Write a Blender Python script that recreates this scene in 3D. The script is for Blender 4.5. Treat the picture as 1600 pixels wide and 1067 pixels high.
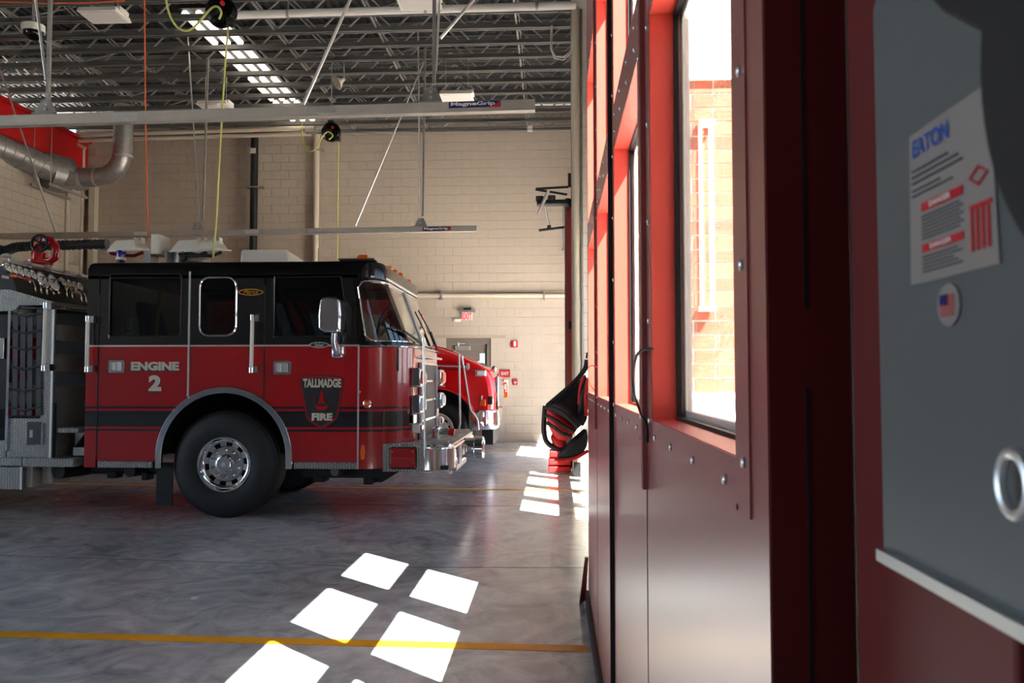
import bpy, bmesh, math, random
from mathutils import Vector, Matrix, Euler
from mathutils.geometry import tessellate_polygon
random.seed(7)
for o in list(bpy.data.objects): bpy.data.objects.remove(o)
S = bpy.context.scene; COL = S.collection; PI = math.pi
# ------------------------------------------------------------------ camera
F = 1280.0; CZ = 1.46
YAW, PITCH = math.atan(66/F), math.atan(56.5/F)
cam = bpy.data.cameras.new('camera'); cob = bpy.data.objects.new('camera', cam); COL.objects.link(cob)
cob.location = (0, 0, CZ); cob.rotation_euler = (PI/2+PITCH, 0, YAW)
cam.sensor_width = 22.3; cam.lens = F*22.3/1600; cam.clip_start = .05; cam.clip_end = 300
cam.dof.use_dof = True; cam.dof.focus_distance = 8.8; cam.dof.aperture_fstop = 9.0
S.camera = cob
# ------------------------------------------------------------------ light
w = bpy.data.worlds.new('World'); S.world = w; w.use_nodes = True
wn = w.node_tree.nodes; wl = w.node_tree.links
sky = wn.new('ShaderNodeTexSky'); sky.sky_type = 'HOSEK_WILKIE'; sky.turbidity = 4; sky.ground_albedo = .4
sky.sun_direction = Vector((1, -.9, 1.786)).normalized()
wn['Background'].inputs['Strength'].default_value = 4.2
wl.new(sky.outputs[0], wn['Background'].inputs[0])
sun = bpy.data.lights.new('sun', 'SUN'); sun.energy = 26; sun.angle = .009; sun.color = (1, .97, .91)
so = bpy.data.objects.new('sun', sun); COL.objects.link(so); so.location = (8, -8, 15)
so.rotation_euler = Vector((-1, .9, -1.786)).to_track_quat('-Z', 'Y').to_euler()
S.view_settings.view_transform = 'Standard'; S.view_settings.look = 'None'
S.view_settings.gamma = 1; S.view_settings.use_curve_mapping = False
S.view_settings.exposure = 2.1
# ------------------------------------------------------------------ pixel -> place helpers (to read positions off the photograph)
ROT = Euler((PI/2+PITCH, 0, YAW)).to_matrix(); C0 = Vector((0, 0, CZ))
def ray(px, py): return ROT @ Vector(((px-800)/F, (533.5-py)/F, -1))
def P(px, py, Y): d = ray(px, py); return C0+d*(Y/d.y)
def Q(px, py, X): d = ray(px, py); return C0+d*(X/d.x)
def FL(px, py, z=0.): d = ray(px, py); return C0+d*((z-CZ)/d.z)
# ------------------------------------------------------------------ materials
def lin(c): return tuple(((v/255)/12.92 if v/255 <= .04045 else ((v/255+.055)/1.055)**2.4) for v in c)+(1,)
def mat(name, c, rough=.5, metal=0., coat=0., noise=0., nscale=8., bump=0., bscale=60., emit=None, es=0., spec=.5):
    m = bpy.data.materials.new(name); m.use_nodes = True; n = m.node_tree.nodes; l = m.node_tree.links
    b = n['Principled BSDF']; c = lin(c)
    b.inputs['Base Color'].default_value = c; b.inputs['Roughness'].default_value = rough
    b.inputs['Metallic'].default_value = metal; b.inputs['Coat Weight'].default_value = coat
    b.inputs['Coat Roughness'].default_value = .04; b.inputs['Specular IOR Level'].default_value = spec
    if noise or bump:
        tc = n.new('ShaderNodeTexCoord')
    if noise:
        nz = n.new('ShaderNodeTexNoise'); nz.inputs['Scale'].default_value = nscale; nz.inputs['Detail'].default_value = 6
        l.new(tc.outputs['Object'], nz.inputs['Vector'])
        rp = n.new('ShaderNodeValToRGB'); e = rp.color_ramp.elements
        e[0].position = .3; e[1].position = .7
        e[0].color = tuple(v*(1-noise) for v in c[:3])+(1,); e[1].color = tuple(min(1, v*(1+noise)) for v in c[:3])+(1,)
        l.new(nz.outputs['Fac'], rp.inputs['Fac']); l.new(rp.outputs['Color'], b.inputs['Base Color'])
    if bump:
        nb = n.new('ShaderNodeTexNoise'); nb.inputs['Scale'].default_value = bscale; nb.inputs['Detail'].default_value = 4
        l.new(tc.outputs['Object'], nb.inputs['Vector'])
        bp = n.new('ShaderNodeBump'); bp.inputs['Strength'].default_value = bump; bp.inputs['Distance'].default_value = .01
        l.new(nb.outputs['Fac'], bp.inputs['Height']); l.new(bp.outputs['Normal'], b.inputs['Normal'])
    if emit:
        b.inputs['Emission Color'].default_value = lin(emit); b.inputs['Emission Strength'].default_value = es
    return m
def glassmat(name, tint, refl=.5):
    m = bpy.data.materials.new(name); m.use_nodes = True; n = m.node_tree.nodes; l = m.node_tree.links
    n.remove(n['Principled BSDF']); out = n['Material Output']
    t = n.new('ShaderNodeBsdfTransparent'); t.inputs[0].default_value = tint+(1,)
    g = n.new('ShaderNodeBsdfGlossy'); g.inputs['Roughness'].default_value = .01; g.inputs[0].default_value = (1, 1, 1, 1)
    fr = n.new('ShaderNodeFresnel'); fr.inputs[0].default_value = 1.45
    mu = n.new('ShaderNodeMath'); mu.operation = 'MULTIPLY'; mu.inputs[1].default_value = refl
    mx = n.new('ShaderNodeMixShader')
    l.new(fr.outputs[0], mu.inputs[0]); l.new(mu.outputs[0], mx.inputs[0]); l.new(t.outputs[0], mx.inputs[1]); l.new(g.outputs[0], mx.inputs[2])
    l.new(mx.outputs[0], out.inputs[0]); return m
def diamond(name, c, rough=.3):
    m = mat(name, c, rough, .55); n = m.node_tree.nodes; l = m.node_tree.links; b = n['Principled BSDF']
    tc = n.new('ShaderNodeTexCoord'); cb = n.new('ShaderNodeCombineXYZ')
    for k, dv in enumerate(((33, 33, 0), (19, -19, 38))):
        d = n.new('ShaderNodeVectorMath'); d.operation = 'DOT_PRODUCT'; d.inputs[1].default_value = dv
        l.new(tc.outputs['Object'], d.inputs[0]); l.new(d.outputs['Value'], cb.inputs[k])
    v = n.new('ShaderNodeTexVoronoi'); v.voronoi_dimensions = '2D'; v.inputs['Scale'].default_value = 1; v.inputs['Randomness'].default_value = 0
    l.new(cb.outputs[0], v.inputs['Vector'])
    rp = n.new('ShaderNodeValToRGB'); rp.color_ramp.elements[0].position = .18; rp.color_ramp.elements[1].position = .34
    rp.color_ramp.elements[0].color = (1, 1, 1, 1); rp.color_ramp.elements[1].color = (0, 0, 0, 1)
    bp = n.new('ShaderNodeBump'); bp.inputs['Strength'].default_value = 1; bp.inputs['Distance'].default_value = .012
    l.new(v.outputs['Distance'], rp.inputs[0])
    mc = n.new('ShaderNodeMix'); mc.data_type = 'RGBA'; mc.inputs[6].default_value = tuple(x*.62 for x in lin(c)[:3])+(1,); mc.inputs[7].default_value = tuple(min(1, x*1.5) for x in lin(c)[:3])+(1,)
    l.new(rp.outputs[0], mc.inputs[0]); l.new(mc.outputs[2], b.inputs['Base Color'])
    l.new(rp.outputs[0], bp.inputs['Height']); l.new(bp.outputs[0], b.inputs['Normal']); return m
M = {}
M['chrome'] = mat('chrome', (225, 225, 228), .07, 1); M['steel'] = mat('brushed steel', (214, 212, 208), .32, .7)
M['alu'] = mat('aluminium', (178, 170, 160), .45, .25, noise=.08, nscale=5)
M['galv'] = mat('galvanised', (162, 158, 154), .36, .5, noise=.15, nscale=14)
M['joist'] = mat('joist grey paint', (122, 122, 118), .45, .25, noise=.12, nscale=3)
M['deck'] = mat('roof deck', (58, 60, 62), .6, .3, noise=.2, nscale=2)
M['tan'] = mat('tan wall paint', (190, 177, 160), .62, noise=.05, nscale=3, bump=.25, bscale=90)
M['sunwhite'] = mat('block white for sun', (244, 238, 226), .6)  # sunlit brightness of the cross wall put into its block colour
M['tanj'] = mat('tan joint', (178, 160, 140), .75)
M['tanpipe'] = mat('tan pipe paint', (205, 192, 172), .4)
M['band'] = mat('red wall paint', (190, 12, 16), .5, noise=.05)
M['red'] = mat('engine red', (176, 4, 16), .22, 0, coat=1)
M['truckred'] = mat('truck red', (220, 14, 22), .22, 0, coat=1)
M['black'] = mat('gloss black', (5, 5, 6), .2, 0, spec=.5); M['matte'] = mat('matte black', (17, 17, 18), .55, noise=.2)
M['under'] = mat('chassis black', (14, 14, 15), .7, noise=.3); M['rubber'] = mat('tyre rubber', (24, 24, 26), .62, noise=.15, nscale=20, bump=.1)
M['darkgrey'] = mat('dark grey', (52, 54, 58), .5, noise=.15); M['white'] = mat('white enamel', (228, 222, 212), .38)
M['amber'] = mat('amber lens', (235, 92, 12), .15, coat=1); M['redlens'] = mat('red lens', (150, 8, 14), .12, coat=1)
M['bluelens'] = mat('blue lens', (22, 32, 140), .12, coat=1); M['clear'] = mat('clear lens', (226, 228, 230), .08, 0, coat=1)
M['diamond'] = diamond('tread plate', (176, 174, 170))
M['doorred'] = mat('door red satin', (136, 40, 36), .5, 0, coat=1, noise=.03, nscale=6); M['doorred'].node_tree.nodes['Principled BSDF'].inputs['Coat Roughness'].default_value = .3; M['doorred'].node_tree.nodes['Principled BSDF'].inputs['Coat IOR'].default_value = 2.2
M['reveal'] = mat('brightened door red', (204, 70, 56), .42)  # lighter door red, sunlit look of the window reveals put into colour
M['bright'] = mat('monitor red', (190, 8, 14), .15, coat=1)
M['glass'] = glassmat('clear glass', (.93, .95, .94)); M['tint'] = glassmat('tinted cab glass', (.42, .44, .44), .6)
M['shield'] = glassmat('windscreen glass', (.62, .66, .64), 1.5)
M['brick'] = mat('red brick', (126, 68, 48), .85, noise=.22, nscale=9, bump=.4, bscale=50)
M['mortar'] = mat('mortar', (214, 204, 192), .9, noise=.05); M['stone'] = mat('limestone', (232, 226, 212), .8, noise=.06)
M['yellow'] = mat('yellow line paint', (238, 168, 30), .5, noise=.06); M['letter'] = mat('silver lettering', (196, 186, 170), .5)
M['paper'] = mat('paper label', (214, 206, 198), .6); M['blue'] = mat('print blue', (20, 74, 160), .5)
M['cable'] = mat('slate blue cable', (66, 74, 100), .5)
M['shadered'] = mat('red darkened for shade', (96, 12, 8), .55)  # darker red that puts shade into the jamb and leaf edge
M['label'] = mat('grey beige label', (138, 128, 122), .5)  # even grey beige tone for the warning label and sticker
M['dial'] = mat('dial white', (248, 246, 240), .5)
M['printred'] = mat('print red', (190, 20, 30), .5); M['grey'] = mat('enclosure grey', (92, 96, 95), .42, .1, noise=.03)
M['navy'] = mat('sign navy', (22, 26, 96), .45); M['gold'] = mat('gold emblem', (196, 140, 50), .35, .6)
M['wood'] = mat('orange wood', (196, 120, 70), .6, noise=.2, nscale=20); M['ltube'] = mat('lit tube', (255, 250, 240), .4, emit=(255, 244, 226), es=.6)
M['exit'] = mat('lit exit letters', (255, 40, 36), .4, emit=(255, 40, 34), es=1.2)
M['yellowcord'] = mat('yellow cord', (206, 204, 110), .5); M['orangecord'] = mat('orange cord', (214, 96, 48), .5)
M['seat'] = mat('seat grey', (70, 82, 92), .7, noise=.1); M['doorgrey'] = mat('door grey brown', (120, 110, 100), .5)
M['yel'] = mat('yellow handle', (190, 165, 30), .5); M['canvas'] = mat('bag red', (216, 34, 34), .7, noise=.08, nscale=30)
M['bagblack'] = mat('bag black', (26, 23, 22), .6, noise=.3, nscale=12); M['hose'] = mat('hose grey', (48, 50, 54), .65, noise=.2, nscale=14)
M['dimwall'] = mat('dark brown wall paint', (92, 84, 78), .7)
M['asphalt'] = mat('drive concrete', (176, 172, 164), .9, noise=.1, nscale=2)
# cab livery: red below, black above, stripes by height on the body
def livery():
    m = mat('cab livery', (176, 4, 16), .2, 0, coat=1); n = m.node_tree.nodes; l = m.node_tree.links; b = n['Principled BSDF']
    tc = n.new('ShaderNodeTexCoord'); sp = n.new('ShaderNodeSeparateXYZ'); dv = n.new('ShaderNodeMath'); dv.operation = 'DIVIDE'; dv.inputs[1].default_value = 3
    rp = n.new('ShaderNodeValToRGB'); rp.color_ramp.interpolation = 'CONSTANT'
    R, K, G = lin((160, 4, 14)), lin((24, 22, 25)), lin((4, 4, 5))
    st = [(0, R), (.895, K), (.918, R), (.94, K), (1.107, R), (1.135, K), (1.158, R), (1.793, G)]
    e = rp.color_ramp.elements; e[0].position = 0; e[0].color = R; e[1].position = st[1][0]/3; e[1].color = K
    for z, c in st[2:]:
        x = e.new(z/3); x.color = c
    l.new(tc.outputs['Object'], sp.inputs[0]); l.new(sp.outputs['Z'], dv.inputs[0]); l.new(dv.outputs[0], rp.inputs[0]); l.new(rp.outputs[0], b.inputs['Base Color'])
    return m
M['livery'] = livery()
def concrete():
    m = mat('polished concrete', (128, 126, 122), .3); n = m.node_tree.nodes; l = m.node_tree.links; b = n['Principled BSDF']
    tc = n.new('ShaderNodeTexCoord')
    def nz(sc, det, dist, rgh=.6):
        x = n.new('ShaderNodeTexNoise'); x.inputs['Scale'].default_value = sc; x.inputs['Detail'].default_value = det
        x.inputs['Distortion'].default_value = dist; x.inputs['Roughness'].default_value = rgh; l.new(tc.outputs['Object'], x.inputs['Vector']); return x
    a, c, d = nz(.5, 7, .9, .55), nz(2.2, 9, 2.6, .62), nz(.9, 5, .3)
    mx = n.new('ShaderNodeMix'); mx.data_type = 'FLOAT'; mx.inputs[0].default_value = .5
    l.new(a.outputs['Fac'], mx.inputs[2]); l.new(c.outputs['Fac'], mx.inputs[3])
    rp = n.new('ShaderNodeValToRGB'); e = rp.color_ramp.elements
    e[0].position = .30; e[0].color = lin((116, 122, 130)); e[1].position = .70; e[1].color = lin((236, 238, 240))
    x = e.new(.5); x.color = lin((188, 191, 194))
    l.new(mx.outputs[0], rp.inputs[0]); l.new(rp.outputs[0], b.inputs['Base Color'])
    rr = n.new('ShaderNodeMapRange'); rr.inputs[3].default_value = .12; rr.inputs[4].default_value = .34
    l.new(d.outputs['Fac'], rr.inputs[0]); l.new(rr.outputs[0], b.inputs['Roughness']); return m
M['concrete'] = concrete()
# ------------------------------------------------------------------ mesh helpers
class MB:
    def __init__(s): s.v = []; s.f = []; s.m = []; s.mats = []
    def add(s, vs, fs, mi=0):
        k = len(s.v); s.v += [Vector(v) for v in vs]; s.f += [tuple(i+k for i in f) for f in fs]; s.m += [mi]*len(fs); return s
    def hexa(s, p, mi=0): return s.add(p, [(0, 3, 2, 1), (4, 5, 6, 7), (0, 1, 5, 4), (1, 2, 6, 5), (2, 3, 7, 6), (3, 0, 4, 7)], mi)
    def box(s, a, b, mi=0):
        x0, y0, z0 = [min(a[i], b[i]) for i in range(3)]; x1, y1, z1 = [max(a[i], b[i]) for i in range(3)]
        return s.hexa([(x0, y0, z0), (x1, y0, z0), (x1, y1, z0), (x0, y1, z0), (x0, y0, z1), (x1, y0, z1), (x1, y1, z1), (x0, y1, z1)], mi)
    def bar(s, a, b, w, h, up=(0, 0, 1), mi=0):
        a, b = Vector(a), Vector(b); d = (b-a).normalized(); u = Vector(up)
        if abs(d.dot(u)) > .97: u = Vector((1, 0, 0))
        r = d.cross(u).normalized()*w/2; u = r.cross(d).normalized()*h/2
        return s.hexa([a-r-u, a+r-u, a+r+u, a-r+u, b-r-u, b+r-u, b+r+u, b-r+u], mi)
    def tube(s, pts, r, n=8, mi=0, closed=False):
        pts = [Vector(p) for p in pts]; N = len(pts); rs = r if isinstance(r, (list, tuple)) else [r]*N
        prev = None; vs = []
        for i, p in enumerate(pts):
            if closed: d = pts[(i+1) % N]-pts[i-1]
            else: d = pts[min(i+1, N-1)]-pts[max(i-1, 0)]
            d.normalize()
            if prev is None:
                u = Vector((0, 0, 1)) if abs(d.z) < .9 else Vector((1, 0, 0))
            else: u = prev
            a = d.cross(u).normalized(); u = a.cross(d).normalized(); prev = u
            vs += [p+a*math.cos(t)*rs[i]+u*math.sin(t)*rs[i] for t in [2*PI*k/n for k in range(n)]]
        fs = []
        for i in range(N if closed else N-1):
            j = (i+1) % N
            fs += [(i*n+k, i*n+(k+1) % n, j*n+(k+1) % n, j*n+k) for k in range(n)]
        if not closed: fs += [tuple(range(n))[::-1], tuple((N-1)*n+k for k in range(n))]
        return s.add(vs, fs, mi)
    def cyl(s, a, b, r, n=16, mi=0, r2=None): return s.tube([a, b], [r, r if r2 is None else r2], n, mi)
    def lathe(s, prof, o, ax, n=32, mi=0, skip=None):   # prof: (distance along axis, radius)
        o, ax = Vector(o), Vector(ax).normalized(); u = Vector((0, 0, 1)) if abs(ax.z) < .9 else Vector((1, 0, 0))
        a = ax.cross(u).normalized(); b = a.cross(ax).normalized(); vs = []
        for h, r in prof: vs += [o+ax*h+(a*math.cos(t)+b*math.sin(t))*r for t in [2*PI*k/n for k in range(n)]]
        fs = []
        for i in range(len(prof)-1):
            for k in range(n):
                if skip and skip(i, k): continue
                fs.append((i*n+k, i*n+(k+1) % n, (i+1)*n+(k+1) % n, (i+1)*n+k))
        return s.add(vs, fs, mi)
    def prism(s, poly, d, mi=0):  # poly: 3-D points, extruded by vector d
        n = len(poly); d = Vector(d); vs = [Vector(p) for p in poly]+[Vector(p)+d for p in poly]
        return s.add(vs, [tuple(range(n)), tuple(range(n, 2*n))[::-1]]+[(i, (i+1) % n, (i+1) % n+n, i+n) for i in range(n)], mi)
    def pillow(s, poly, ax, depth, mi=0):  # puffed shape from an outline
        ax = Vector(ax).normalized(); poly = [Vector(p) for p in poly]; c = sum(poly, Vector())/len(poly); n = len(poly); vs = []; rings = []
        for q, h in [(.3, -.95), (.65, -.75), (.9, -.4), (1, 0), (.9, .4), (.65, .75), (.3, .95)]:
            rings.append(len(vs)); vs += [c+(p-c)*q+ax*depth/2*h for p in poly]
        fs = [tuple(range(n))[::-1], tuple(rings[-1]+k for k in range(n))]
        for i in range(len(rings)-1): fs += [(rings[i]+k, rings[i]+(k+1) % n, rings[i+1]+(k+1) % n, rings[i+1]+k) for k in range(n)]
        return s.add(vs, fs, mi)
    def ell(s, c, rx, ry, rz, n=16, mi=0, half=False):
        vs = []; fs = []; m = n//2; c = Vector(c)
        for i in range(m+1):
            t = PI*i/m
            if half: t = PI/2*i/m
            vs += [c+Vector((rx*math.sin(t)*math.cos(2*PI*k/n), ry*math.sin(t)*math.sin(2*PI*k/n), rz*math.cos(t))) for k in range(n)]
        for i in range(m): fs += [(i*n+k, i*n+(k+1) % n, (i+1)*n+(k+1) % n, (i+1)*n+k) for k in range(n)]
        return s.add(vs, fs, mi)
    def build(s, name, m, parent=None, bevel=0., label=None, sub=0, smooth=True, segs=2, kind=None):
        if parent is not None: o3 = ORG[parent.name]
        else:
            mn = [min(v[i] for v in s.v) for i in range(3)]; mx = [max(v[i] for v in s.v) for i in range(3)]
            o3 = Vector(((mn[0]+mx[0])/2, (mn[1]+mx[1])/2, mn[2]))
        me = bpy.data.meshes.new(name); me.from_pydata([v-o3 for v in s.v], [], s.f)
        ms = m if isinstance(m, (list, tuple)) else [m]
        for x in ms: me.materials.append(M[x] if isinstance(x, str) else x)
        for p, i in zip(me.polygons, s.m): p.material_index = i
        b = bmesh.new(); b.from_mesh(me); bmesh.ops.remove_doubles(b, verts=b.verts, dist=1e-5); bmesh.ops.recalc_face_normals(b, faces=b.faces); b.to_mesh(me); b.free()
        return link(name, me, parent, o3, bevel, label, sub, smooth, segs, kind)
ORG = {}
def link(name, me, parent, o3, bevel=0, label=None, sub=0, smooth=True, segs=2, kind=None):
    ob = bpy.data.objects.new(name, me); COL.objects.link(ob)
    if smooth:
        for p in me.polygons: p.use_smooth = True
        me.set_sharp_from_angle(angle=math.radians(38))
    if bevel:
        b = ob.modifiers.new('bevel', 'BEVEL'); b.width = bevel; b.segments = segs; b.limit_method = 'ANGLE'; b.angle_limit = .6
    if sub:
        x = ob.modifiers.new('sub', 'SUBSURF'); x.levels = sub; x.render_levels = sub
    if parent is not None: ob.parent = parent
    else: ob.location = o3
    ORG[ob.name] = o3
    if label: ob['label'] = label
    if kind: ob['kind'] = kind
    return ob
def tag(o, label, cat, group=None, kind=None):
    o['label'] = label; o['category'] = cat
    if group: o['group'] = group
    if kind: o['kind'] = kind
    return o
def thing(name, loc, label, cat, group=None):
    o = bpy.data.objects.new(name, None); COL.objects.link(o); o.location = loc; o.empty_display_size = .1; ORG[o.name] = Vector(loc)
    return tag(o, label, cat, group)
def struct(o, label): o['kind'] = 'structure'; o['label'] = label; return o
def holder(name, loc, label):
    o = bpy.data.objects.new(name, None); COL.objects.link(o); o.location = loc; ORG[o.name] = Vector(loc); return struct(o, label)
def dup(o, parent, delta):      # copy of a thing (parent None) or part with everything below it
    c = o.copy(); COL.objects.link(c)
    if parent is None: c.location = Vector(o.location)+Vector(delta); ORG[c.name] = ORG[o.name]+Vector(delta)
    else: c.parent = parent; ORG[c.name] = ORG[parent.name]
    for ch in [x for x in bpy.data.objects if x.parent == o]: dup(ch, c, delta)
    return c
def copypart(o, parent, delta):  # copy of a part moved inside its thing, shares mesh data
    c = o.copy(); COL.objects.link(c); c.parent = parent; c.location = Vector(o.location)+Vector(delta); ORG[c.name] = ORG[parent.name]; return c
def curve_mesh(cu):
    o = bpy.data.objects.new('tmp', cu); COL.objects.link(o); dg = bpy.context.evaluated_depsgraph_get()
    me = bpy.data.meshes.new_from_object(o.evaluated_get(dg)); bpy.data.objects.remove(o); return me
def plate(name, m, outer, holes, fn, thick, parent=None, bevel=0, label=None, matidx=None):
    """flat sheet with real openings; outer/holes are 2-D, fn(u,v,w) maps to the place, w runs 0..thick"""
    loops = [list(outer)]+[list(h) for h in holes]
    def area(l): return sum(l[i-1][0]*l[i][1]-l[i][0]*l[i-1][1] for i in range(len(l)))
    for i, l in enumerate(loops):
        if (area(l) > 0) != (i == 0): l.reverse()
    tris = tessellate_polygon([[Vector((u, v, 0)) for u, v in l] for l in loops]); flat = [q for l in loops for q in l]; n = len(flat)
    mb = MB(); mb.v = [Vector(fn(u, v, 0)) for u, v in flat]+[Vector(fn(u, v, thick)) for u, v in flat]
    mb.f = [tuple(t) for t in tris]+[tuple(i+n for i in t) for t in tris]; k = 0
    for l in loops:
        c = len(l); mb.f += [(k+i, k+(i+1) % c, k+(i+1) % c+n, k+i+n) for i in range(c)]; k += c
    mb.m = [0]*len(mb.f)
    return mb.build(name, m, parent, bevel, label)
def text(name, body, m, o, right, up, W, H, parent, bold=.0, thick=.002, label=None, shear=0., space=1.):
    """raised lettering W x H metres, lower left corner o"""
    cu = bpy.data.curves.new('t', 'FONT'); cu.body = body; cu.size = 1; cu.offset = bold; cu.shear = shear; cu.space_character = space
    cu.resolution_u = 3; me = curve_mesh(cu); vs = [v.co.copy() for v in me.vertices]
    x0, x1 = min(v.x for v in vs), max(v.x for v in vs); y0, y1 = min(v.y for v in vs), max(v.y for v in vs)
    right, up, o = Vector(right).normalized(), Vector(up).normalized(), Vector(o); nrm = right.cross(up)
    mb = MB(); mb.v = [o+right*((v.x-x0)/(x1-x0)*W)+up*((v.y-y0)/(y1-y0)*H)+nrm*thick for v in vs]
    mb.f = [tuple(p.vertices) for p in me.polygons]; mb.m = [0]*len(mb.f)
    n = len(mb.v); base = [v-nrm*thick*.9 for v in mb.v]; 
    return mb.build(name, m, parent, 0, label, smooth=False)
def rrect(u0, v0, u1, v1, r, n=5):
    out = []
    for cx, cy, a0 in ((u1-r, v0+r, -90), (u1-r, v1-r, 0), (u0+r, v1-r, 90), (u0+r, v0+r, 180)):
        out += [(cx+r*math.cos(math.radians(a0+90*k/n)), cy+r*math.sin(math.radians(a0+90*k/n))) for k in range(n+1)]
    return out
def smooth(pts, n=6):   # rounded line through the given points
    p = [Vector(q) for q in pts]; out = []
    for i in range(len(p)-1):
        a, b, c, d = p[max(i-1, 0)], p[i], p[i+1], p[min(i+2, len(p)-1)]
        for k in range(n):
            t = k/n; out.append(.5*((2*b)+(c-a)*t+(2*a-5*b+4*c-d)*t*t+(3*b-a-3*c+d)*t**3))
    return out+[p[-1]]
# ================================================================== SETTING
XW, XD, XE = .30, .217, 1.40     # near wall, near door face, engine bay front wall
YF = 18.70                        # far wall
fl = MB().box((-26, -15, -.15), (XE+.3, YF+.3, 0)).build('floor', 'concrete', smooth=False); struct(fl, 'polished grey mottled concrete floor of the apparatus bay')
def strip(a, b, wd, z0, z1):
    a, b = Vector(a), Vector(b); d = (b-a).normalized(); n = Vector((-d.y, d.x, 0))*wd/2
    return MB().hexa([(p.x, p.y, z) for z in (z0, z1) for p in (a-n, b-n, b+n, a+n)])
def floorline(px0, py0, px1, py1, ext=0):
    a, b = FL(px0, py0), FL(px1, py1); d = (b-a).normalized(); return a-d*ext, b
for a in ((0, 991, 919, 1014), (90, 756, 915, 766.5), (480, 703, 905, 704)):
    p, q = floorline(*a, ext=6 if a[0] < 100 else 1)
    strip(p, q, .105, .0005, .003).build('floor_line', 'yellow', fl, smooth=False, label='yellow painted lane line')
for a in ((300, 786, 915, 792), (560, 886, 915, 887), (0, 868, 560, 885)):
    p, q = floorline(*a); strip(p, q, .007, .0004, .0015).build('floor_joint', 'under', fl, smooth=False)
gr = MB().box((-70, -70, -.4), (70, 70, -.16)).build('ground', 'asphalt', smooth=False); struct(gr, 'sunlit concrete drive outside the bay doors')
# far block wall with a door opening
dx0, dx1 = P(697, 600, YF).x, P(767, 600, YF).x; dz = P(730, 528, YF).z
XL = P(135, 300, YF).x; ZT = 7.75
wf = MB().box((XL-.3, YF+.012, 0), (dx0, YF+.35, ZT)).box((dx1, YF+.012, 0), (XE+.3, YF+.35, ZT)).box((dx0, YF+.012, dz), (dx1, YF+.35, ZT)).build('wall_far', 'tanj', smooth=False)
struct(wf, 'tan painted concrete block wall at the far end of the bay')
bw, bh = .4064, .2032
def blockmesh(name, w, h, d, m, gap=.005):
    mb = MB().box((gap/2, -d, gap/2), (w-gap/2, 0, h-gap/2)); me = bpy.data.meshes.new(name)
    me.from_pydata([tuple(v) for v in mb.v], [], mb.f); me.materials.append(M[m]); return me
bm_ = blockmesh('block', bw, bh, .02, 'tan'); cells = []
for r in range(int(ZT/bh)):
    for c in range(-1, int((XE-XL)/bw)+2):
        x = XL+c*bw+(bw/2 if r % 2 else 0); z = r*bh
        if x < XL-.01 or x+bw > XE+.3: continue
        if x+bw > dx0+.01 and x < dx1-.01 and z+bh*.6 < dz:
            continue
        cells.append((x, z))
cx, cz = P(720, 400, YF).x, P(720, 400, YF).z
cells.sort(key=lambda t: ((t[0]-cx)*.8)**2+(t[1]-cz)**2)
o3 = ORG[wf.name]
for x, z in cells[:300]:
    b = bpy.data.objects.new('block', bm_); COL.objects.link(b); b.parent = wf; b.location = Vector((x, YF+.0165, z))-o3
rest = MB()
for x, z in cells[300:]: rest.box((x+.0035, YF-.0035, z+.0025), (x+bw-.0035, YF+.013, z+bh-.0035))
# half blocks either side of the door
for r in range(int(dz/bh)+1):
    z = r*bh
    xs = [x for x, zz in cells if abs(zz-z) < .01]
    le = max([x+bw for x in xs if x+bw <= dx0+.02] or [dx0]); re = min([x for x in xs if x >= dx1-.02] or [dx1])
    zt = min(z+bh, dz)
    if z < dz-.02:
        if dx0-le > .03: rest.box((le+.0035, YF-.0035, z+.0025), (dx0, YF+.013, zt-.0035))
        if re-dx1 > .03: rest.box((dx1, YF-.0035, z+.0025), (re-.0035, YF+.013, zt-.0035))
rest.build('block_field', 'tan', wf, smooth=False, kind='stuff')
# left wall with its red band
zb0, zb1 = P(135, 268, YF).z, P(137, 226, YF).z
wl_ = MB().box((XL-.35, 7.0, 0), (XL-.014, YF+.35, zb1+.06)).build('wall_left', 'tanj', smooth=False); struct(wl_, 'tan block side wall receding behind the truck tail')
o3 = ORG[wl_.name]
for r in range(8, 30):
    for c in range(9):
        y = YF-.02-(c+1)*bw-(bw/2 if r % 2 else 0)
        b = bpy.data.objects.new('block', bm_); COL.objects.link(b); b.parent = wl_
        b.rotation_euler = (0, 0, PI/2); b.location = Vector((XL-.014, y, r*bh))-o3
zb0, zb1 = P(135, 268, YF).z, P(137, 226, YF).z
tb = MB().box((XL-.012, 9, zb0), (XL+.03, YF-.02, zb1)).box((XL-.012, 9, zb1), (XL+.12, YF-.02, zb1+.07)).build('trim_1', 'band', smooth=False); struct(tb, 'wide red painted band high on the left side wall')
# back and far left of the hall, behind the camera (left end unwalled to let daylight in; back wall darkened to dull reflections)
wb = MB().box((-26, -15.3, 0), (XW, -15, 8)).build('wall_back', 'dimwall', smooth=False); struct(wb, 'dark wall behind the photographer')
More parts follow.
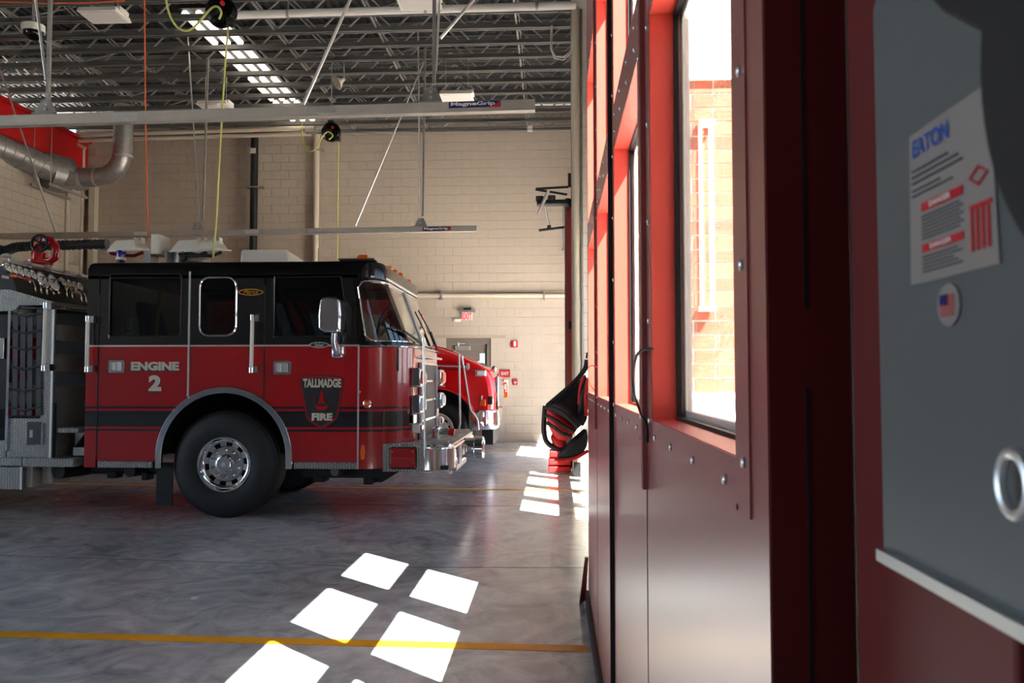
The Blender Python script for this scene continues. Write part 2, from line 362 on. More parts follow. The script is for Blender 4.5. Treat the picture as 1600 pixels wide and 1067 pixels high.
# near front wall: header above the near door, wall before it
wr = MB().box((XW, -15, 0), (.62, .18, 8)).box((XW, .18, 4.32), (.62, 5.42, 8)).build('wall_right', 'tan', smooth=False); struct(wr, 'tan front wall around the near red folding door')
jm = MB().box((.285, .53, 0), (.62, .80, 4.32)).box((.34, .18, 0), (.62, .53, 4.32)).build('trim_2', 'shadered', bevel=.004); struct(jm, 'red steel jamb darkened for shade beside the near door edge')
tr = MB().box((.3035, .80, 0), (.62, .86, 4.32)).build('trim_3', 'under', smooth=False); struct(tr, 'black filler added to block sun in the gap beside the near door edge')  # fills the gap so no sun reaches the leaf edge
tr = MB().box((.3035, 5.27, 0), (.62, 5.43, 4.32)).build('trim_4', 'under', smooth=False); struct(tr, 'black filler added to block sun at the far edge of the near door')  # plugs a sun leak behind the far end of the door
pier = MB().box((.62, .22, -.1), (1.75, .66, 8)).build('wall_outside', 'brick', smooth=False); struct(pier, 'unseen brick pier outside, placed to shade the near door')  # unseen pier set outside to keep sun off the nearest window reveal
# return wall: block pilaster inside, brick outside, stone base and band
YR = 5.42; zbr0, zbr1 = 1.36, P(1100, 124, YR).z
YP = 12.4; xp0, xp1 = P(893.5, 400, YP).x, P(905.5, 400, YP).x
pl = MB().box((xp0, YP, 0), (XE, YP+.5, ZT)).build('wall_pilaster', 'tanj', smooth=False); struct(pl, 'block cross wall between two bay doors, its front face whitened to look sunlit')
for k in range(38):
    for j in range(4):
        xa_ = xp0+.004+j*.30; MB().box((xa_, YP-.008, k*bh+.003), (min(xa_+.294, XE-.001), YP+.0, (k+1)*bh-.003)).build('block', 'sunwhite', pl, smooth=False)
rw = MB().box((.33, YR+.02, -.1), (XE+.3, YR+.42, 8)).build('wall_return', 'mortar', smooth=False); struct(rw, 'sunlit red brick return wall seen through the near door glass')
MB().box((.33, YR-.09, -.1), (XE+.3, YR+.02, zbr0-.04)).box((.33, YR-.13, zbr0-.04), (XE+.3, YR+.02, zbr0)).build('stone_base', 'stone', rw, label='pale stone base under the bricks')
MB().box((.33, YR-.02, zbr1), (XE+.3, YR+.02, 8)).build('stone_band', 'stone', rw, label='pale stone above the bricks')
blen, bcr = .290, .0945
brm = []
for k in range(3):
    me = blockmesh('brick', blen, bcr, .012, 'brick', .013)
    mm = M['brick'].copy() if k else M['brick']
    if k:
        for nd in mm.node_tree.nodes:
            if nd.type == 'VALTORGB':
                for e in nd.color_ramp.elements: e.color = tuple(v*(1.18 if k == 1 else .84) for v in e.color[:3])+(1,)
    me.materials[0] = mm; brm.append(me)
half = blockmesh('brick', blen/2, bcr, .012, 'brick', .013)
n = int((zbr1-zbr0)/bcr); bcr2 = (zbr1-zbr0)/n; o3 = ORG[rw.name]
for r in range(n):
    x = .335
    if r % 2:
        b = bpy.data.objects.new('brick', half); COL.objects.link(b); b.parent = rw; b.location = Vector((x, YR+.0215, zbr0+r*bcr2))-o3; x += blen/2
    while x+blen < XE+.3:
        b = bpy.data.objects.new('brick', random.choice(brm)); COL.objects.link(b); b.parent = rw; b.location = Vector((x, YR+.0215+random.uniform(-.002, .002), zbr0+r*bcr2))-o3; x += blen
cd = MB()  # white lines of a reflection in the glass, built as thin bars
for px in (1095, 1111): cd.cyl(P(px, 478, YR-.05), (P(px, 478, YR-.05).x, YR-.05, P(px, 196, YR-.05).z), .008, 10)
cd.box(P(1093, 486, YR-.06), P(1112, 480, YR-.001)).box(P(1093, 196, YR-.06), P(1112, 190, YR-.001)).build('glass_reflection', 'stone', rw)
# engine bay front wall with two door openings
D2, D3 = (7.25, 11.85), (13.35, 17.95)
we = MB().box((XE, YR+.42, 0), (XE+.3, D2[0], 8)).box((XE, D2[1], 0), (XE+.3, D3[0], 8)).box((XE, D3[1], 0), (XE+.3, YF+.3, 8)).box((XE, D2[0], 4.3), (XE+.3, D2[1], 8)).box((XE, D3[0], 4.3), (XE+.3, D3[1], 8)).build('wall_front', 'tan', smooth=False)
struct(we, 'tan front wall of the engine bays around the far doors')
# ------------------------------------------------------------------ folding doors
WZ = [(1.366, 2.28), (2.44, 3.36)]
scr = MB().ell((0, 0, 0), .0035, .0065, .0065, 10).v and None
def screwmesh():
    mb = MB().ell((0, 0, 0), .0042, .0068, .0068, 10); me = bpy.data.meshes.new('screw'); me.from_pydata([tuple(v) for v in mb.v], [], mb.f); me.materials.append(M['steel'])
    for p in me.polygons: p.use_smooth = True
    return me
SCR = screwmesh()
def door_leaf(par, X, y0, y1, detail=False, mn=.145, mf=.12):
    a, b = y0+mn, y1-mf; sg = 1
    fn = lambda u, v, w_: (X+w_, u, v)
    leaf = plate('door_leaf', 'doorred', [(y0+.005, .02), (y1-.005, .02), (y1-.005, 4.26), (y0+.005, 4.26)], [[(a, z0), (b, z0), (b, z1), (a, z1)] for z0, z1 in WZ], fn, .085, par)
    for z0, z1 in WZ:
        MB().box((X+.063, a+.001, z0+.001), (X+.069, b-.001, z1-.001)).build('glass_pane', 'glass', leaf, smooth=False)
        for p, q in (((a, z0), (a+.0015, z1)), ((b-.0015, z0), (b, z1)), ((a, z0), (b, z0+.0015)), ((a, z1-.0015), (b, z1))): MB().box((X-.0005, p[0], p[1]), (X+.0625, q[0], q[1])).build('window_reveal', 'reveal', leaf, smooth=False)
        g = MB(); 
        for (p, q) in (((a, z0), (a+.009, z1)), ((b-.009, z0), (b, z1)), ((a, z0), (b, z0+.009)), ((a, z1-.009), (b, z1))): g.box((X+.052, p[0], p[1]), (X+.0625, q[0], q[1]))
        g.build('gasket', 'matte', leaf, smooth=False)
        g = MB(); 
        for (p, q) in (((a, z0), (a+.022, z1)), ((b-.022, z0), (b, z1)), ((a, z0), (b, z0+.022)), ((a, z1-.022), (b, z1))): g.box((X+.0695, p[0], p[1]), (X+.084, q[0], q[1]))
        g.build('glazing_stop', 'white', leaf, smooth=False)
    t = .0022
    zlo, zhi = WZ[0][0]-.062, WZ[1][1]+.07
    MB().prism([(X-t, a-.068, zlo), (X-t, a, zlo+.008), (X-t, a, zhi), (X-t, a-.068, zhi)], (t-.0002, 0, 0)).build('trim_strip', 'doorred', leaf, smooth=False)
    MB().box((X-t, b, zlo), (X-.0002, b+.06, zhi)).build('trim_strip', 'doorred', leaf, smooth=False)
    for z0, z1 in ((zlo, WZ[0][0]), (WZ[0][1], WZ[1][0]), (WZ[1][1], zhi)):
        MB().box((X-t*.8, a, z0), (X-.0002, b, z1)).build('trim_strip', 'doorred', leaf, smooth=False)
    if detail:
        o3 = ORG[leaf.name]; pts = []
        for y in (a-.045, b+.035):
            z = zlo+.06
            while z < zhi: pts.append((y, z)); z += .225
        for z in (zlo+.028, WZ[0][1]+.05, WZ[1][0]-.05, WZ[1][1]+.03):
            for k in range(4): pts.append((a+.06+(b-a-.12)*k/3, z))
        for y, z in pts:
            s_ = bpy.data.objects.new('screw', SCR); COL.objects.link(s_); s_.parent = leaf; s_.location = Vector((X-t-.001, y, z))-o3
    return leaf
YJ = [.845, 1.95, 3.05, 4.2, 5.335]
d1 = holder('door_1', (XD, YJ[0], 0), 'near red steel four-leaf folding door with tall windows')
for k in range(4): door_leaf(d1, XD, YJ[k], YJ[k+1], True)
# edge of the nearest leaf: a skin darkened for its backlit shade, with a seam
MB().box((XD+.002, YJ[0]+.0035, .022), (XD+.083, YJ[0]+.0049, 4.258)).build('edge_shade', 'shadered', d1, label='red skin darkened for the shaded leaf edge')
MB().box((XD+.038, YJ[0]+.002, .02), (XD+.041, YJ[0]+.006, 1.45)).box((XD+.038, YJ[0]+.002, 1.53), (XD+.041, YJ[0]+.006, 4.2)).build('edge_seam', 'under', d1)
for y, m in ((YJ[1], 'doorred'), (YJ[3], 'doorred')):
    MB().box((XD-.012, y-.018, 1.2), (XD-.0, y-.006, 4.2)).box((XD-.012, y+.006, 1.2), (XD, y+.018, 4.2)).build('hinge_strip', m, d1)
    MB().box((XD-.001, y-.005, .03), (XD+.003, y+.005, 4.2)).build('leaf_joint', 'under', d1)
MB().box((XD-.016, YJ[2]-.03, .02), (XD+.004, YJ[2]-.004, 4.25)).build('meeting_seal', 'matte', d1, label='black rubber meeting seal')
MB().box((XD-.010, YJ[2]+.002, .02), (XD+.002, YJ[2]+.04, 4.25)).build('meeting_rail', 'steel', d1)
MB().box((XD-.02, 3.6, .004), (XD, 5.33, .10)).build('floor_sweep', 'matte', d1, label='black rubber floor sweep')
g = [Q(1019, 545, XD-.008), Q(1004, 547, XD-.02), Q(994, 558, XD-.02), Q(990, 585, XD-.012), Q(991, 612, XD-.008), Q(1000, 642, XD-.012), Q(1010, 664, XD-.008), Q(1011, 690, XD-.006)]
MB().tube(smooth(g), .0035, 8).build('door_cable', 'matte', d1, label='looped black cable')
d2 = holder('door_2', (XE, D2[0], 0), 'red folding door in front of the black and red engine')
for k in range(4): door_leaf(d2, XE+.01, D2[0]+k*1.15, D2[0]+(k+1)*1.15)
d3 = holder('door_3', (XE, D3[0], 0), 'red folding door of the farthest bay, its near leaves folded inward')
for k in (2, 3): door_leaf(d3, XE+.01, D3[0]+k*1.15, D3[0]+(k+1)*1.15)
# folded leaves stand square to the wall
yf = 13.0
xa = P(882.5, 450, yf).x
fo = MB().box((xa, yf, .03), (XE-.02, yf+.07, 4.32)).build('folded_leaf', 'doorred', d3, bevel=.006)
fo = MB().box((xa+.05, yf+.09, .03), (XE-.02, yf+.16, 4.32)).build('folded_leaf', 'doorred', d3, bevel=.006)
e = MB().box((P(888, 450, yf).x, yf-.03, .9), (P(893, 450, yf).x+.06, yf-.002, 4.30)).build('leaf_edge', 'reveal', d3)
for py in (317, 508): MB().box(P(888.5, py+6, yf-.05), P(893, py-6, yf-.03)).build('hinge', 'matte', d3, bevel=.004)
MB().box(P(887.5, 292, yf-.04), P(894, 271, yf)).build('top_bracket', 'matte', d3, bevel=.01)
# door operator arms above the folded leaf
oy = 12.6
op = thing('door_operator', P(868, 316, oy), 'black door operator with hinged rods high beside the far folded door', 'door operator')
MB().box(P(839, 323, oy+.1), P(888, 311, oy-.1)).build('arm_housing', 'matte', op, bevel=.02)
MB().box((P(884, 320, oy).x, oy-.02, P(884, 320, oy).z), (P(884, 320, oy).x+.06, yf+.01, P(884, 310, oy).z)).build('mount_arm', 'matte', op)
MB().cyl(P(862, 306, oy-.05), P(862, 314, oy-.05), .06, 14).build('motor', 'darkgrey', op); MB().cyl(P(843, 307, oy), P(843, 314, oy), .06, 14).build('motor', 'darkgrey', op)
MB().tube([P(837, 295, oy-.1), P(888, 292, oy-.1)], .018, 8).tube([P(837, 296, oy-.1), P(886, 304, oy-.15)], .018, 8).build('upper_rod', 'matte', op)
MB().tube([P(857, 298, oy-.15), P(841, 334, oy-.15)], .025, 8).tube([P(851, 322, oy-.12), P(859, 357, oy-.12)], .014, 8).build('link_rod', 'steel', op)
MB().tube([P(842, 360, oy-.12), P(882, 355, oy-.12)], .02, 8).tube([P(858, 352, oy-.12), P(858, 359, oy-.12)], .03, 8).build('lower_rod', 'matte', op)
MB().tube([P(880, 322, oy), P(880, 390, oy)], .012, 8).box(P(877.5, 392, oy+.03), P(882, 386, oy-.03)).build('pull_rod', 'steel', op)
# ------------------------------------------------------------------ roof
ZC, ZD = 7.12, 7.78
ce = MB().box((-26, -15.3, ZD+.06), (XE+.3, YF+.35, ZD+.3)).build('ceiling', 'deck', smooth=False); struct(ce, 'dark metal roof deck on open web joists')
rb = MB()
for k in range(110):
    x = -15.1+k*.15; rb.box((x, 9, ZD+.02), (x+.075, YF, ZD+.061))
rb.build('deck_ribs', 'deck', ce, smooth=False, kind='stuff')
yl = [12.45+.605*k for k in range(11)]+[11.85, 11.25, 10.65]
def joist(par, y, x0=-15.0, x1=1.40):
    j = MB()
    for dy in (-.05, .012): j.box((x0, y+dy, ZC), (x1, y+dy+.038, ZC+.01)).box((x0, y+(-.014 if dy < 0 else .012), ZC), (x1, y+(-.022 if dy < 0 else .020)+.0, ZC+.085))
    for dy in (-.05, .012): j.box((x0, y+dy, ZD-.008), (x1, y+dy+.038, ZD)).box((x0, y+(-.014 if dy < 0 else .012), ZD-.06), (x1, y+(-.02 if dy < 0 else .018), ZD))
    jo = j.build('roof_joist', 'joist', par, smooth=False)
    wv = MB(); st = .62; x = x0; up = True
    while x < x1-.1:
        p = (x, y, ZC+.03 if up else ZD-.03); q = (min(x+st, x1), y, ZD-.03 if up else ZC+.03); wv.tube([p, q], .016, 6); x += st; up = not up
    wv.build('joist_web', 'galv', jo)
    return jo
j0 = joist(ce, yl[0])
for y in yl[1:]:
    c = copypart(j0, ce, (0, y-yl[0], 0))
    for ch in [o for o in bpy.data.objects if o.parent == j0]: copypart(ch, c, (0, 0, 0))
for x in (-8.6, -4.6, -2.9, -.6): MB().bar((x, 10.4, ZC+.075), (x, YF-.05, ZC+.075), .03, .03).bar((x+.05, 10.4, ZC+.09), (x+.05, YF-.05, ZC+.09), .012, .03).build('bridging_bar', 'galv', ce, smooth=False)
for k in range(9):
    y = 10.7+k*.9
    MB().bar((-8.6, y, ZC+.1), (-8.0, y+.6, ZD-.1), .02, .02).bar((-2.9, y, ZC+.1), (-2.3, y+.6, ZD-.1), .02, .02).build('cross_brace', 'galv', ce, smooth=False)
# ================================================================== OVERHEAD THINGS
# lit strip lights above the joists, three tubes each
x0 = -5.78
first = None
for k in range(4):
    y = 12.75+k*1.45
    t = thing('strip_light', (x0, y+.65, 7.36), 'lit triple tube strip light between the joists, number %s from the far wall' % ('fourth', 'third', 'second', 'first')[k], 'ceiling light', 'triple tube strip lights')
    t['label'] = ('nearest lit triple tube strip light in the row above the joists', 'lit triple tube strip light next behind the nearest one', 'lit triple tube strip light next to the farthest one', 'farthest lit triple tube strip light of the row, by the block wall')[k]
    MB().box((x0-.33, y, 7.45), (x0+.33, y+1.36, 7.51)).build('housing', 'matte', t, bevel=.01)
    for dx in (-.23, 0, .23): MB().cyl((x0+dx, y+.08, 7.40), (x0+dx, y+1.28, 7.40), .056, 12).build('lamp_tube', 'ltube', t)
for k, (x, y) in enumerate(((-12.5, 4.0), (-19, 2.0))):  # unseen fixtures with area lamps, added to brighten the hall
    t = thing('strip_light', (x, y, 7.36), ('unseen strip light added over the engine tail', 'unseen strip light added at the far left end of the hall')[k], 'ceiling light', 'added fill lights out of view')
    MB().box((x-.33, y-.7, 7.45), (x+.33, y+.7, 7.51)).build('housing', 'white', t, bevel=.01)
    for dx in (-.22, 0, .22): MB().cyl((x+dx, y-.66, 7.40), (x+dx, y+.66, 7.40), .062, 12).build('lamp_tube', 'ltube', t)
    L = bpy.data.lights.new('strip', 'AREA'); L.shape = 'RECTANGLE'; L.size = .6; L.size_y = 1.3; L.energy = 10; L.color = (1, .97, .92)
    lo = bpy.data.objects.new('fill_lamp', L); COL.objects.link(lo); lo.parent = t; lo.location = (0, 0, -.04)
# panel lights
def panel_light(x, y, z, label):
    t = thing('panel_light', (x, y, z), label, 'ceiling light', 'white high bay panel lights')
    b = MB().hexa([(x-.29, y-.22, z), (x+.29, y-.22, z), (x+.29, y+.22, z), (x-.29, y+.22, z), (x-.27, y-.2, z+.07), (x+.27, y-.2, z+.07), (x+.27, y+.2, z+.07), (x-.27, y+.2, z+.07)])
    b.build('housing', 'white', t, bevel=.008)
    MB().box((x-.25, y-.18, z-.006), (x+.25, y+.18, z+.002)).build('diffuser', 'paper', t)
    MB().box((x+.24, y-.12, z+.05), (x+.30, y+.12, z+.11)).build('end_cap', 'white', t, bevel=.008)
    MB().tube([(x-.2, y, z+.06), (x-.2, y, ZC)], .004, 6).tube([(x+.2, y, z+.06), (x+.2, y, ZC)], .004, 6).build('hanger_wire', 'steel', t)
    MB().tube([(x+.1, y, z+.07), (x+.16, y, z+.2), (x+.05, y+.03, z+.3), (x-.05, y, z+.2), (x+.02, y, z+.35)], .006, 6).build('light_cord', 'matte', t)
for px, py, y, lb in ((163, 27, 11.25, 'white high bay panel light at the top left, beside the orange cord'), (337, 168, 14.87, 'white high bay panel light behind the long rail, near the yellow cord'), (655, 5, 10.65, 'white high bay panel light cut by the top edge, right of the slanted rod'), (714, 153, 14.265, 'white high bay panel light just above the blue name plate of the near rail')):
    p = P(px, py, y); panel_light(p.x, p.y, p.z, lb)
# exhaust rails
def rail(Y, pts, thick, xl, plates, rods, plate_px, label, joints):
    (xa, ya), (xb, yb) = pts
    a, b = P(xa, ya, Y), P(xb, yb, Y); d = (b-a).normalized(); a2 = a-d*xl
    t = thing('exhaust_rail', (a+b)/2, label, 'exhaust rail', 'hanging aluminium exhaust rails')
    MB().bar(a2, b, .07, thick).bar(a2+Vector((0, .01, -thick/2-.006)), b+Vector((0, .01, -thick/2-.006)), .09, .012).build('rail_beam', 'alu', t, bevel=.003)
    for px in joints:
        f = (px-xa)/(xb-xa); p = a+(b-a)*f
        MB().box(p+Vector((-.12, -.041, -thick*.36)), p+Vector((.12, -.034, thick*.36))).build('splice_plate', 'steel', t)
        MB().cyl(p+Vector((-.07, -.048, 0)), p+Vector((-.07, -.04, 0)), .008, 8).cyl(p+Vector((.07, -.048, 0)), p+Vector((.07, -.04, 0)), .008, 8).build('bolt', 'steel', t)
    for px in plates:
        f = (px-xa)/(xb-xa); p = a+(b-a)*f+Vector((0, 0, thick/2)); s = thick/.088
        MB().prism([p+Vector((x*s, -.02, z*s)) for x, z in ((-.105, 0), (.105, 0), (.105, .02), (.045, .14), (-.045, .14), (-.105, .02))], (0, .015, 0)).box(p+Vector((-.11*s, -.06, -.004)), p+Vector((.11*s, .06, .008))).build('hanger_plate', 'galv', t)
        MB().cyl(p+Vector((0, -.035, .05*s)), p+Vector((0, -.02, .05*s)), .014, 8).cyl(p+Vector((0, -.035, .1*s)), p+Vector((0, -.02, .1*s)), .012, 8).build('bolt', 'steel', t)
    for x0_, y0_, x1_, y1_, r, kind in rods:
        p, q = P(x0_, y0_, Y), P(x1_, y1_, Y)
        if kind == 's': MB().bar(p, q, r*1.6, r*1.6, (0, 1, 0)).build('hanger_strut', 'galv', t)
        else: MB().tube([p, q], r, 8).build('hanger_rod', 'steel', t)
    x0_, y0_, x1_, y1_ = plate_px; p0, p1 = P(x0_, y1_, Y), P(x1_, y0_, Y); yy = Y-.037
    np_ = MB().prism([(p0.x, yy, p0.z), (p1.x, yy, p0.z+(b-a).z/(b-a).x*(p1.x-p0.x)), (p1.x, yy, p1.z), (p0.x, yy, p1.z-(b-a).z/(b-a).x*(p1.x-p0.x))], (0, -.003, 0)).build('name_plate', 'navy', t, label='navy name plate with white lettering')
    wd, h = p1.x-p0.x, p1.z-p0.z; sl = d
    text('lettering', 'MagneGrip', 'white', Vector((p0.x+wd*.04, yy-.0035, p0.z+h*.12)), sl, (0, 0, 1), wd*.86, h*.72, np_, .035)
    MB().prism([(p0.x+wd*x, yy-.0034, p0.z+h*z) for x, z in ((.70, .04), (.86, .22), (.99, .9), (.99, .06))], (0, -.001, 0)).build('red_flash', 'printred', np_, smooth=False)
    return t
rail(7.5, [(0, 189), (836, 164)], .088, 2.5, [75, 678], [(75, 163, 80, -60, .02, 's'), (72, 125, 52, -30, .013, 'r'), (678, 132, 679, -60, .02, 's'), (681, 110, 690, -60, .012, 'r'), (474, 163, 556, -20, .016, 'r'), (688, 60, 745, -6, .016, 'r')], (702, 159, 782, 171), 'near long aluminium exhaust rail hung above the engine with a blue name plate', [204, 511])
rail(13.7, [(0, 369), (745, 356.5)], .088, 2.0, [315, 660], [(317, 345, 325, 92, .02, 's'), (312, 345, 293, 52, .014, 'r'), (661, 338, 664, 75, .02, 's'), (657, 338, 653, 40, .014, 'r'), (555, 353, 662, 98, .014, 'r'), (88, 366, -6, 90, .016, 'r')], (661, 354.5, 705, 361.5), 'far smaller-looking exhaust rail behind the cab lights with a blue name plate', [226, 400, 498])
# cord reels
def reel(px, py, rpx, Y, loop, drop, lab, lab2):
    c = P(px, py, Y); r = rpx*Y/F
    t = thing('cord_reel', c, lab, 'cord reel', 'black cord reels')
    MB().lathe([(-.07, 0), (-.07, r*.55), (-.05, r*.9), (-.02, r), (.05, r), (.08, r*.85), (.08, 0)], c, (0, 1, 0), 32).build('drum_case', 'black', t)
    MB().lathe([(-.10, 0), (-.10, r*.3), (-.06, r*.34)], c+Vector((-r*.1, 0, -r*.15)), (0, 1, 0), 20).build('hub', 'matte', t)
    MB().cyl(c+Vector((r*.3, -.09, r*.32)), c+Vector((r*.3, -.05, r*.32)), r*.16, 14).build('red_badge', 'printred', t)
    MB().box(c+Vector((-.05, -.05, r*.8)), c+Vector((.05, .06, r*1.15))).build('mounting_bracket', 'matte', t, bevel=.006); MB().cyl(c+Vector((0, .02, r)), c+Vector((0, .02, ZC-c.z)), .009, 8).build('hanger_rod', 'galv', t)
    MB().box(c+Vector((r*.5, -.06, -r*.95)), c+Vector((r*.95, .05, -r*.55))).build('cord_guide', 'matte', t, bevel=.006)
    MB().tube(smooth([P(a, b, Y-.12) for a, b in loop]), .012, 8).build('cord_loop', 'yellowcord', t)
    MB().tube(smooth([P(a, b, Y+.1) for a, b in drop]), .010, 8).build('drop_cord', 'yellowcord', t)
reel(345, 18, 25, 8.5, [(258, -12), (264, 20), (276, 41), (290, 48), (304, 42), (320, 24), (332, 12), (341, 11), (346, 20), (342, 30)], [(358, 26), (352, 100), (343, 250), (338, 345), (333, 402)], 'larger near black cord reel with a looping yellow cord at the top', '')
reel(517, 206, 15.5, 14.3, [(472, 192), (473, 220), (482, 236), (494, 232), (502, 216), (512, 206), (520, 212), (514, 218)], [(529, 213), (528, 300), (527, 404)], 'smaller far black cord reel hanging in front of the block wall', '')
tag(MB().tube([P(226, -14, 9.2), P(227, 150, 9.2), P(231, 374, 9.2)], .009, 8).build('orange_cord', 'orangecord'), 'thin orange cord hanging straight down to the cab light tower', 'cord')  # both orange runs are cords, not air hoses
tag(MB().tube([P(0, 3, 10.6), P(70, 5, 10.6), P(150, 4, 10.6), P(195, 1, 10.6)], .012, 8).build('orange_cord', 'orangecord'), 'orange line running along the top left edge under the joists', 'cord')
# pipes
pa, pb = P(350, 24, 11.4), P(900, 8, 11.4)
t = thing('roof_pipe', (pa+pb)/2, 'long white pipe under the joists across the top of the view', 'pipe')
MB().cyl(pa, pb, .055, 16).build('pipe_run', 'white', t)
for px in (452, 668, 840):
    p = pa+(pb-pa)*((px-350)/550); MB().lathe([(-.02, .062), (.02, .062)], p, pb-pa, 16).box(p+Vector((-.01, -.01, .05)), p+Vector((.01, .01, ZC-p.z))).build('pipe_hanger', 'galv', t)
def vpipe(name, px, y0, y1, r, Y, m, lab, clamps=(), top=None):
    a, b = P(px, y0, Y), P(px, y1, Y); b.x = a.x; 
    t = thing(name, (a.x, Y, b.z), lab, 'pipe'); MB().cyl((a.x, Y, b.z), a, r, 16).build('pipe_run', m, t)
    for py in clamps:
        z = P(px, py, Y).z; MB().box((a.x-r*2, Y-r-.01, z-.015), (a.x+r*2.4, Y+r+.02, z+.015)).build('pipe_clamp', 'galv', t)
    return t, a
t, a = vpipe('standpipe', 398, 212, 688, .085, 18.5, 'matte', 'black standpipe with a red coupling on the far block wall', (293, 420))
MB().cyl(a, a+Vector((0, 0, .12)), .1, 16).build('coupling', 'printred', t, label='red coupling'); z = P(398, 237, 18.5).z
MB().box((a.x-.06, 18.405, z-.06), (a.x+.06, 18.42, z+.06)).build('pipe_label', 'paper', t)
vpipe('drain_pipe', 495, 203, 688, .07, 18.6, 'tanpipe', 'tan vertical pipe right of the black standpipe', (235,))
vpipe('corner_pipe', 106, 300, 620, .045, 17.9, 'tanpipe', 'slim tan pipe on the left wall below the duct')
vpipe('corner_pipe', 130.5, 233, 620, .04, 18.5, 'tanpipe', 'slim tan pipe in the far left corner')
bx = P(143, 290, 18.6); b = MB().box(P(138.5, 620, 18.68), P(148, 290, 18.5)).build('wall_raceway', 'tanpipe'); tag(b, 'flat tan vertical raceway box beside the far left corner', 'raceway')
a, b = P(640, 461.5, YF-.09), P(883, 461.5, YF-.09)
t = thing('wall_pipe', (a+b)/2, 'white horizontal pipe along the far wall above the exit sign', 'pipe'); MB().cyl(a, b, .05, 14).build('pipe_run', 'tanpipe', t)
for px in (690, 850): p = P(px, 461.5, YF-.09); MB().box(p+Vector((-.02, -.06, -.1)), p+Vector((.02, .09, .1))).build('pipe_clamp', 'galv', t)
MB().tube([P(645, 458, YF-.09), P(665, 457, YF-.09), P(690, 459, YF-.09), P(720, 458, YF-.09), P(805, 457, YF-.09), P(830, 457, YF-.09), P(850, 458, YF-.09)], .007, 6).build('data_cable', 'cable', t, label='thin blue cable')
a, b = P(118, 211, 18.2), P(484, 200, 18.2)
t = thing('conduit_run', (a+b)/2, 'pair of white conduits along the top of the far wall', 'conduit')
MB().cyl(a, b, .055, 12).build('conduit', 'tanpipe', t); MB().cyl(a+Vector((0, .1, -.1)), b+Vector((0, .1, -.1)), .05, 12).build('conduit', 'tanpipe', t)
MB().tube([a, P(118, 224, 18.25), P(134, 232, 18.3)], .04, 10).build('conduit', 'tanpipe', t)
MB().box(b+Vector((-.1, -.08, -.12)), b+Vector((.12, .1, .1))).build('junction_box', 'galv', t, bevel=.01)
a, b = P(530, 207, 18.5), P(895, 197, 18.5)
t = thing('conduit_run', (a+b)/2, 'thin grey conduit along the wall top right of the far reel', 'conduit'); MB().cyl(a, b, .03, 10).build('conduit', 'galv', t); MB().box(P(824, 204, 18.45), P(832, 198, 18.55)).build('junction_box', 'white', t)
# tan downpipe beside the pilaster
YQ = YP-.09; X0 = P(900, 400, YQ).x
t = thing('downpipe', (X0, YQ, 0), 'tall tan pipe standing against the cross wall between the far bay doors', 'pipe')
MB().cyl((X0, YQ, .62), (X0, YQ, 7.1), .052, 16).build('pipe_run', 'tanpipe', t)
for py in (480, 565): z = P(899, py, YQ).z; MB().cyl((X0, YQ, z-.06), (X0, YQ, z+.06), .062, 16).build('pipe_coupling', 'tanpipe', t)
MB().cyl((X0+.09, YQ+.05, .6), (X0+.09, YQ+.05, 7.1), .02, 10).build('conduit', 'galv', t)
# duct
t = thing('air_duct', P(90, 268, 16.6), 'round galvanised spiral duct with a fan box and an elbow at far left', 'duct')
def spiral(pts, r, ribs):
    mb = MB().tube(pts, r, 24); return mb
A = [P(-45, 212, 15.2), P(92, 270, 17.0)]
MB().tube(A, .26, 24).build('duct_run', 'galv', t)
for k in range(9):
    p = A[0]+(A[1]-A[0])*(k+.5)/9; MB().lathe([(-.012, .262), (0, .272), (.012, .262)], p, A[1]-A[0], 24).build('duct_rib', 'galv', t)
E = [P(100, 277, 17.2), P(150, 277, 17.2), P(168, 274, 17.2), P(181, 265, 17.2), P(189, 251, 17.2), P(192, 235, 17.2), P(193, 190, 17.2), P(194, 165, 17.2)]
MB().tube(E, [.22, .2, .2, .2, .2, .2, .2, .2], 24).build('elbow_duct', 'galv', t)
for px in (150, 190):
    pass
MB().cyl(P(192, 247, 17.2), P(192, 243, 17.2), .21, 24).cyl(P(150, 277, 17.2), P(153, 277, 17.2), .21, 24).build('duct_collar', 'steel', t)
c = P(92, 272, 17.1)
MB().lathe([(-.3, .12), (-.3, .40), (.18, .40), (.18, .1)], c, Vector((.45, .9, 0)), 28).build('fan_housing', 'galv', t)
MB().prism([P(100, 262, 16.9), P(118, 270, 16.9), P(118, 288, 16.9), P(100, 290, 16.9)], (0, .5, 0)).build('transition', 'galv', t)
for (x0_, y0_), (x1_, y1_), Y0, Y1 in (((48, 288), (110, 311), 16.4, 17.6), ((75, 287), (136, 309), 16.2, 17.4)): MB().bar(P(x0_, y0_, Y0), P(x1_, y1_, Y1), .05, .05).build('trapeze_bar', 'galv', t)
for px, py, Y in ((52, 288, 16.4), (79, 287, 16.2)): p = P(px, py, Y); MB().cyl(p, (p.x, p.y, ZC), .011, 6).build('hanger_rod', 'steel', t)
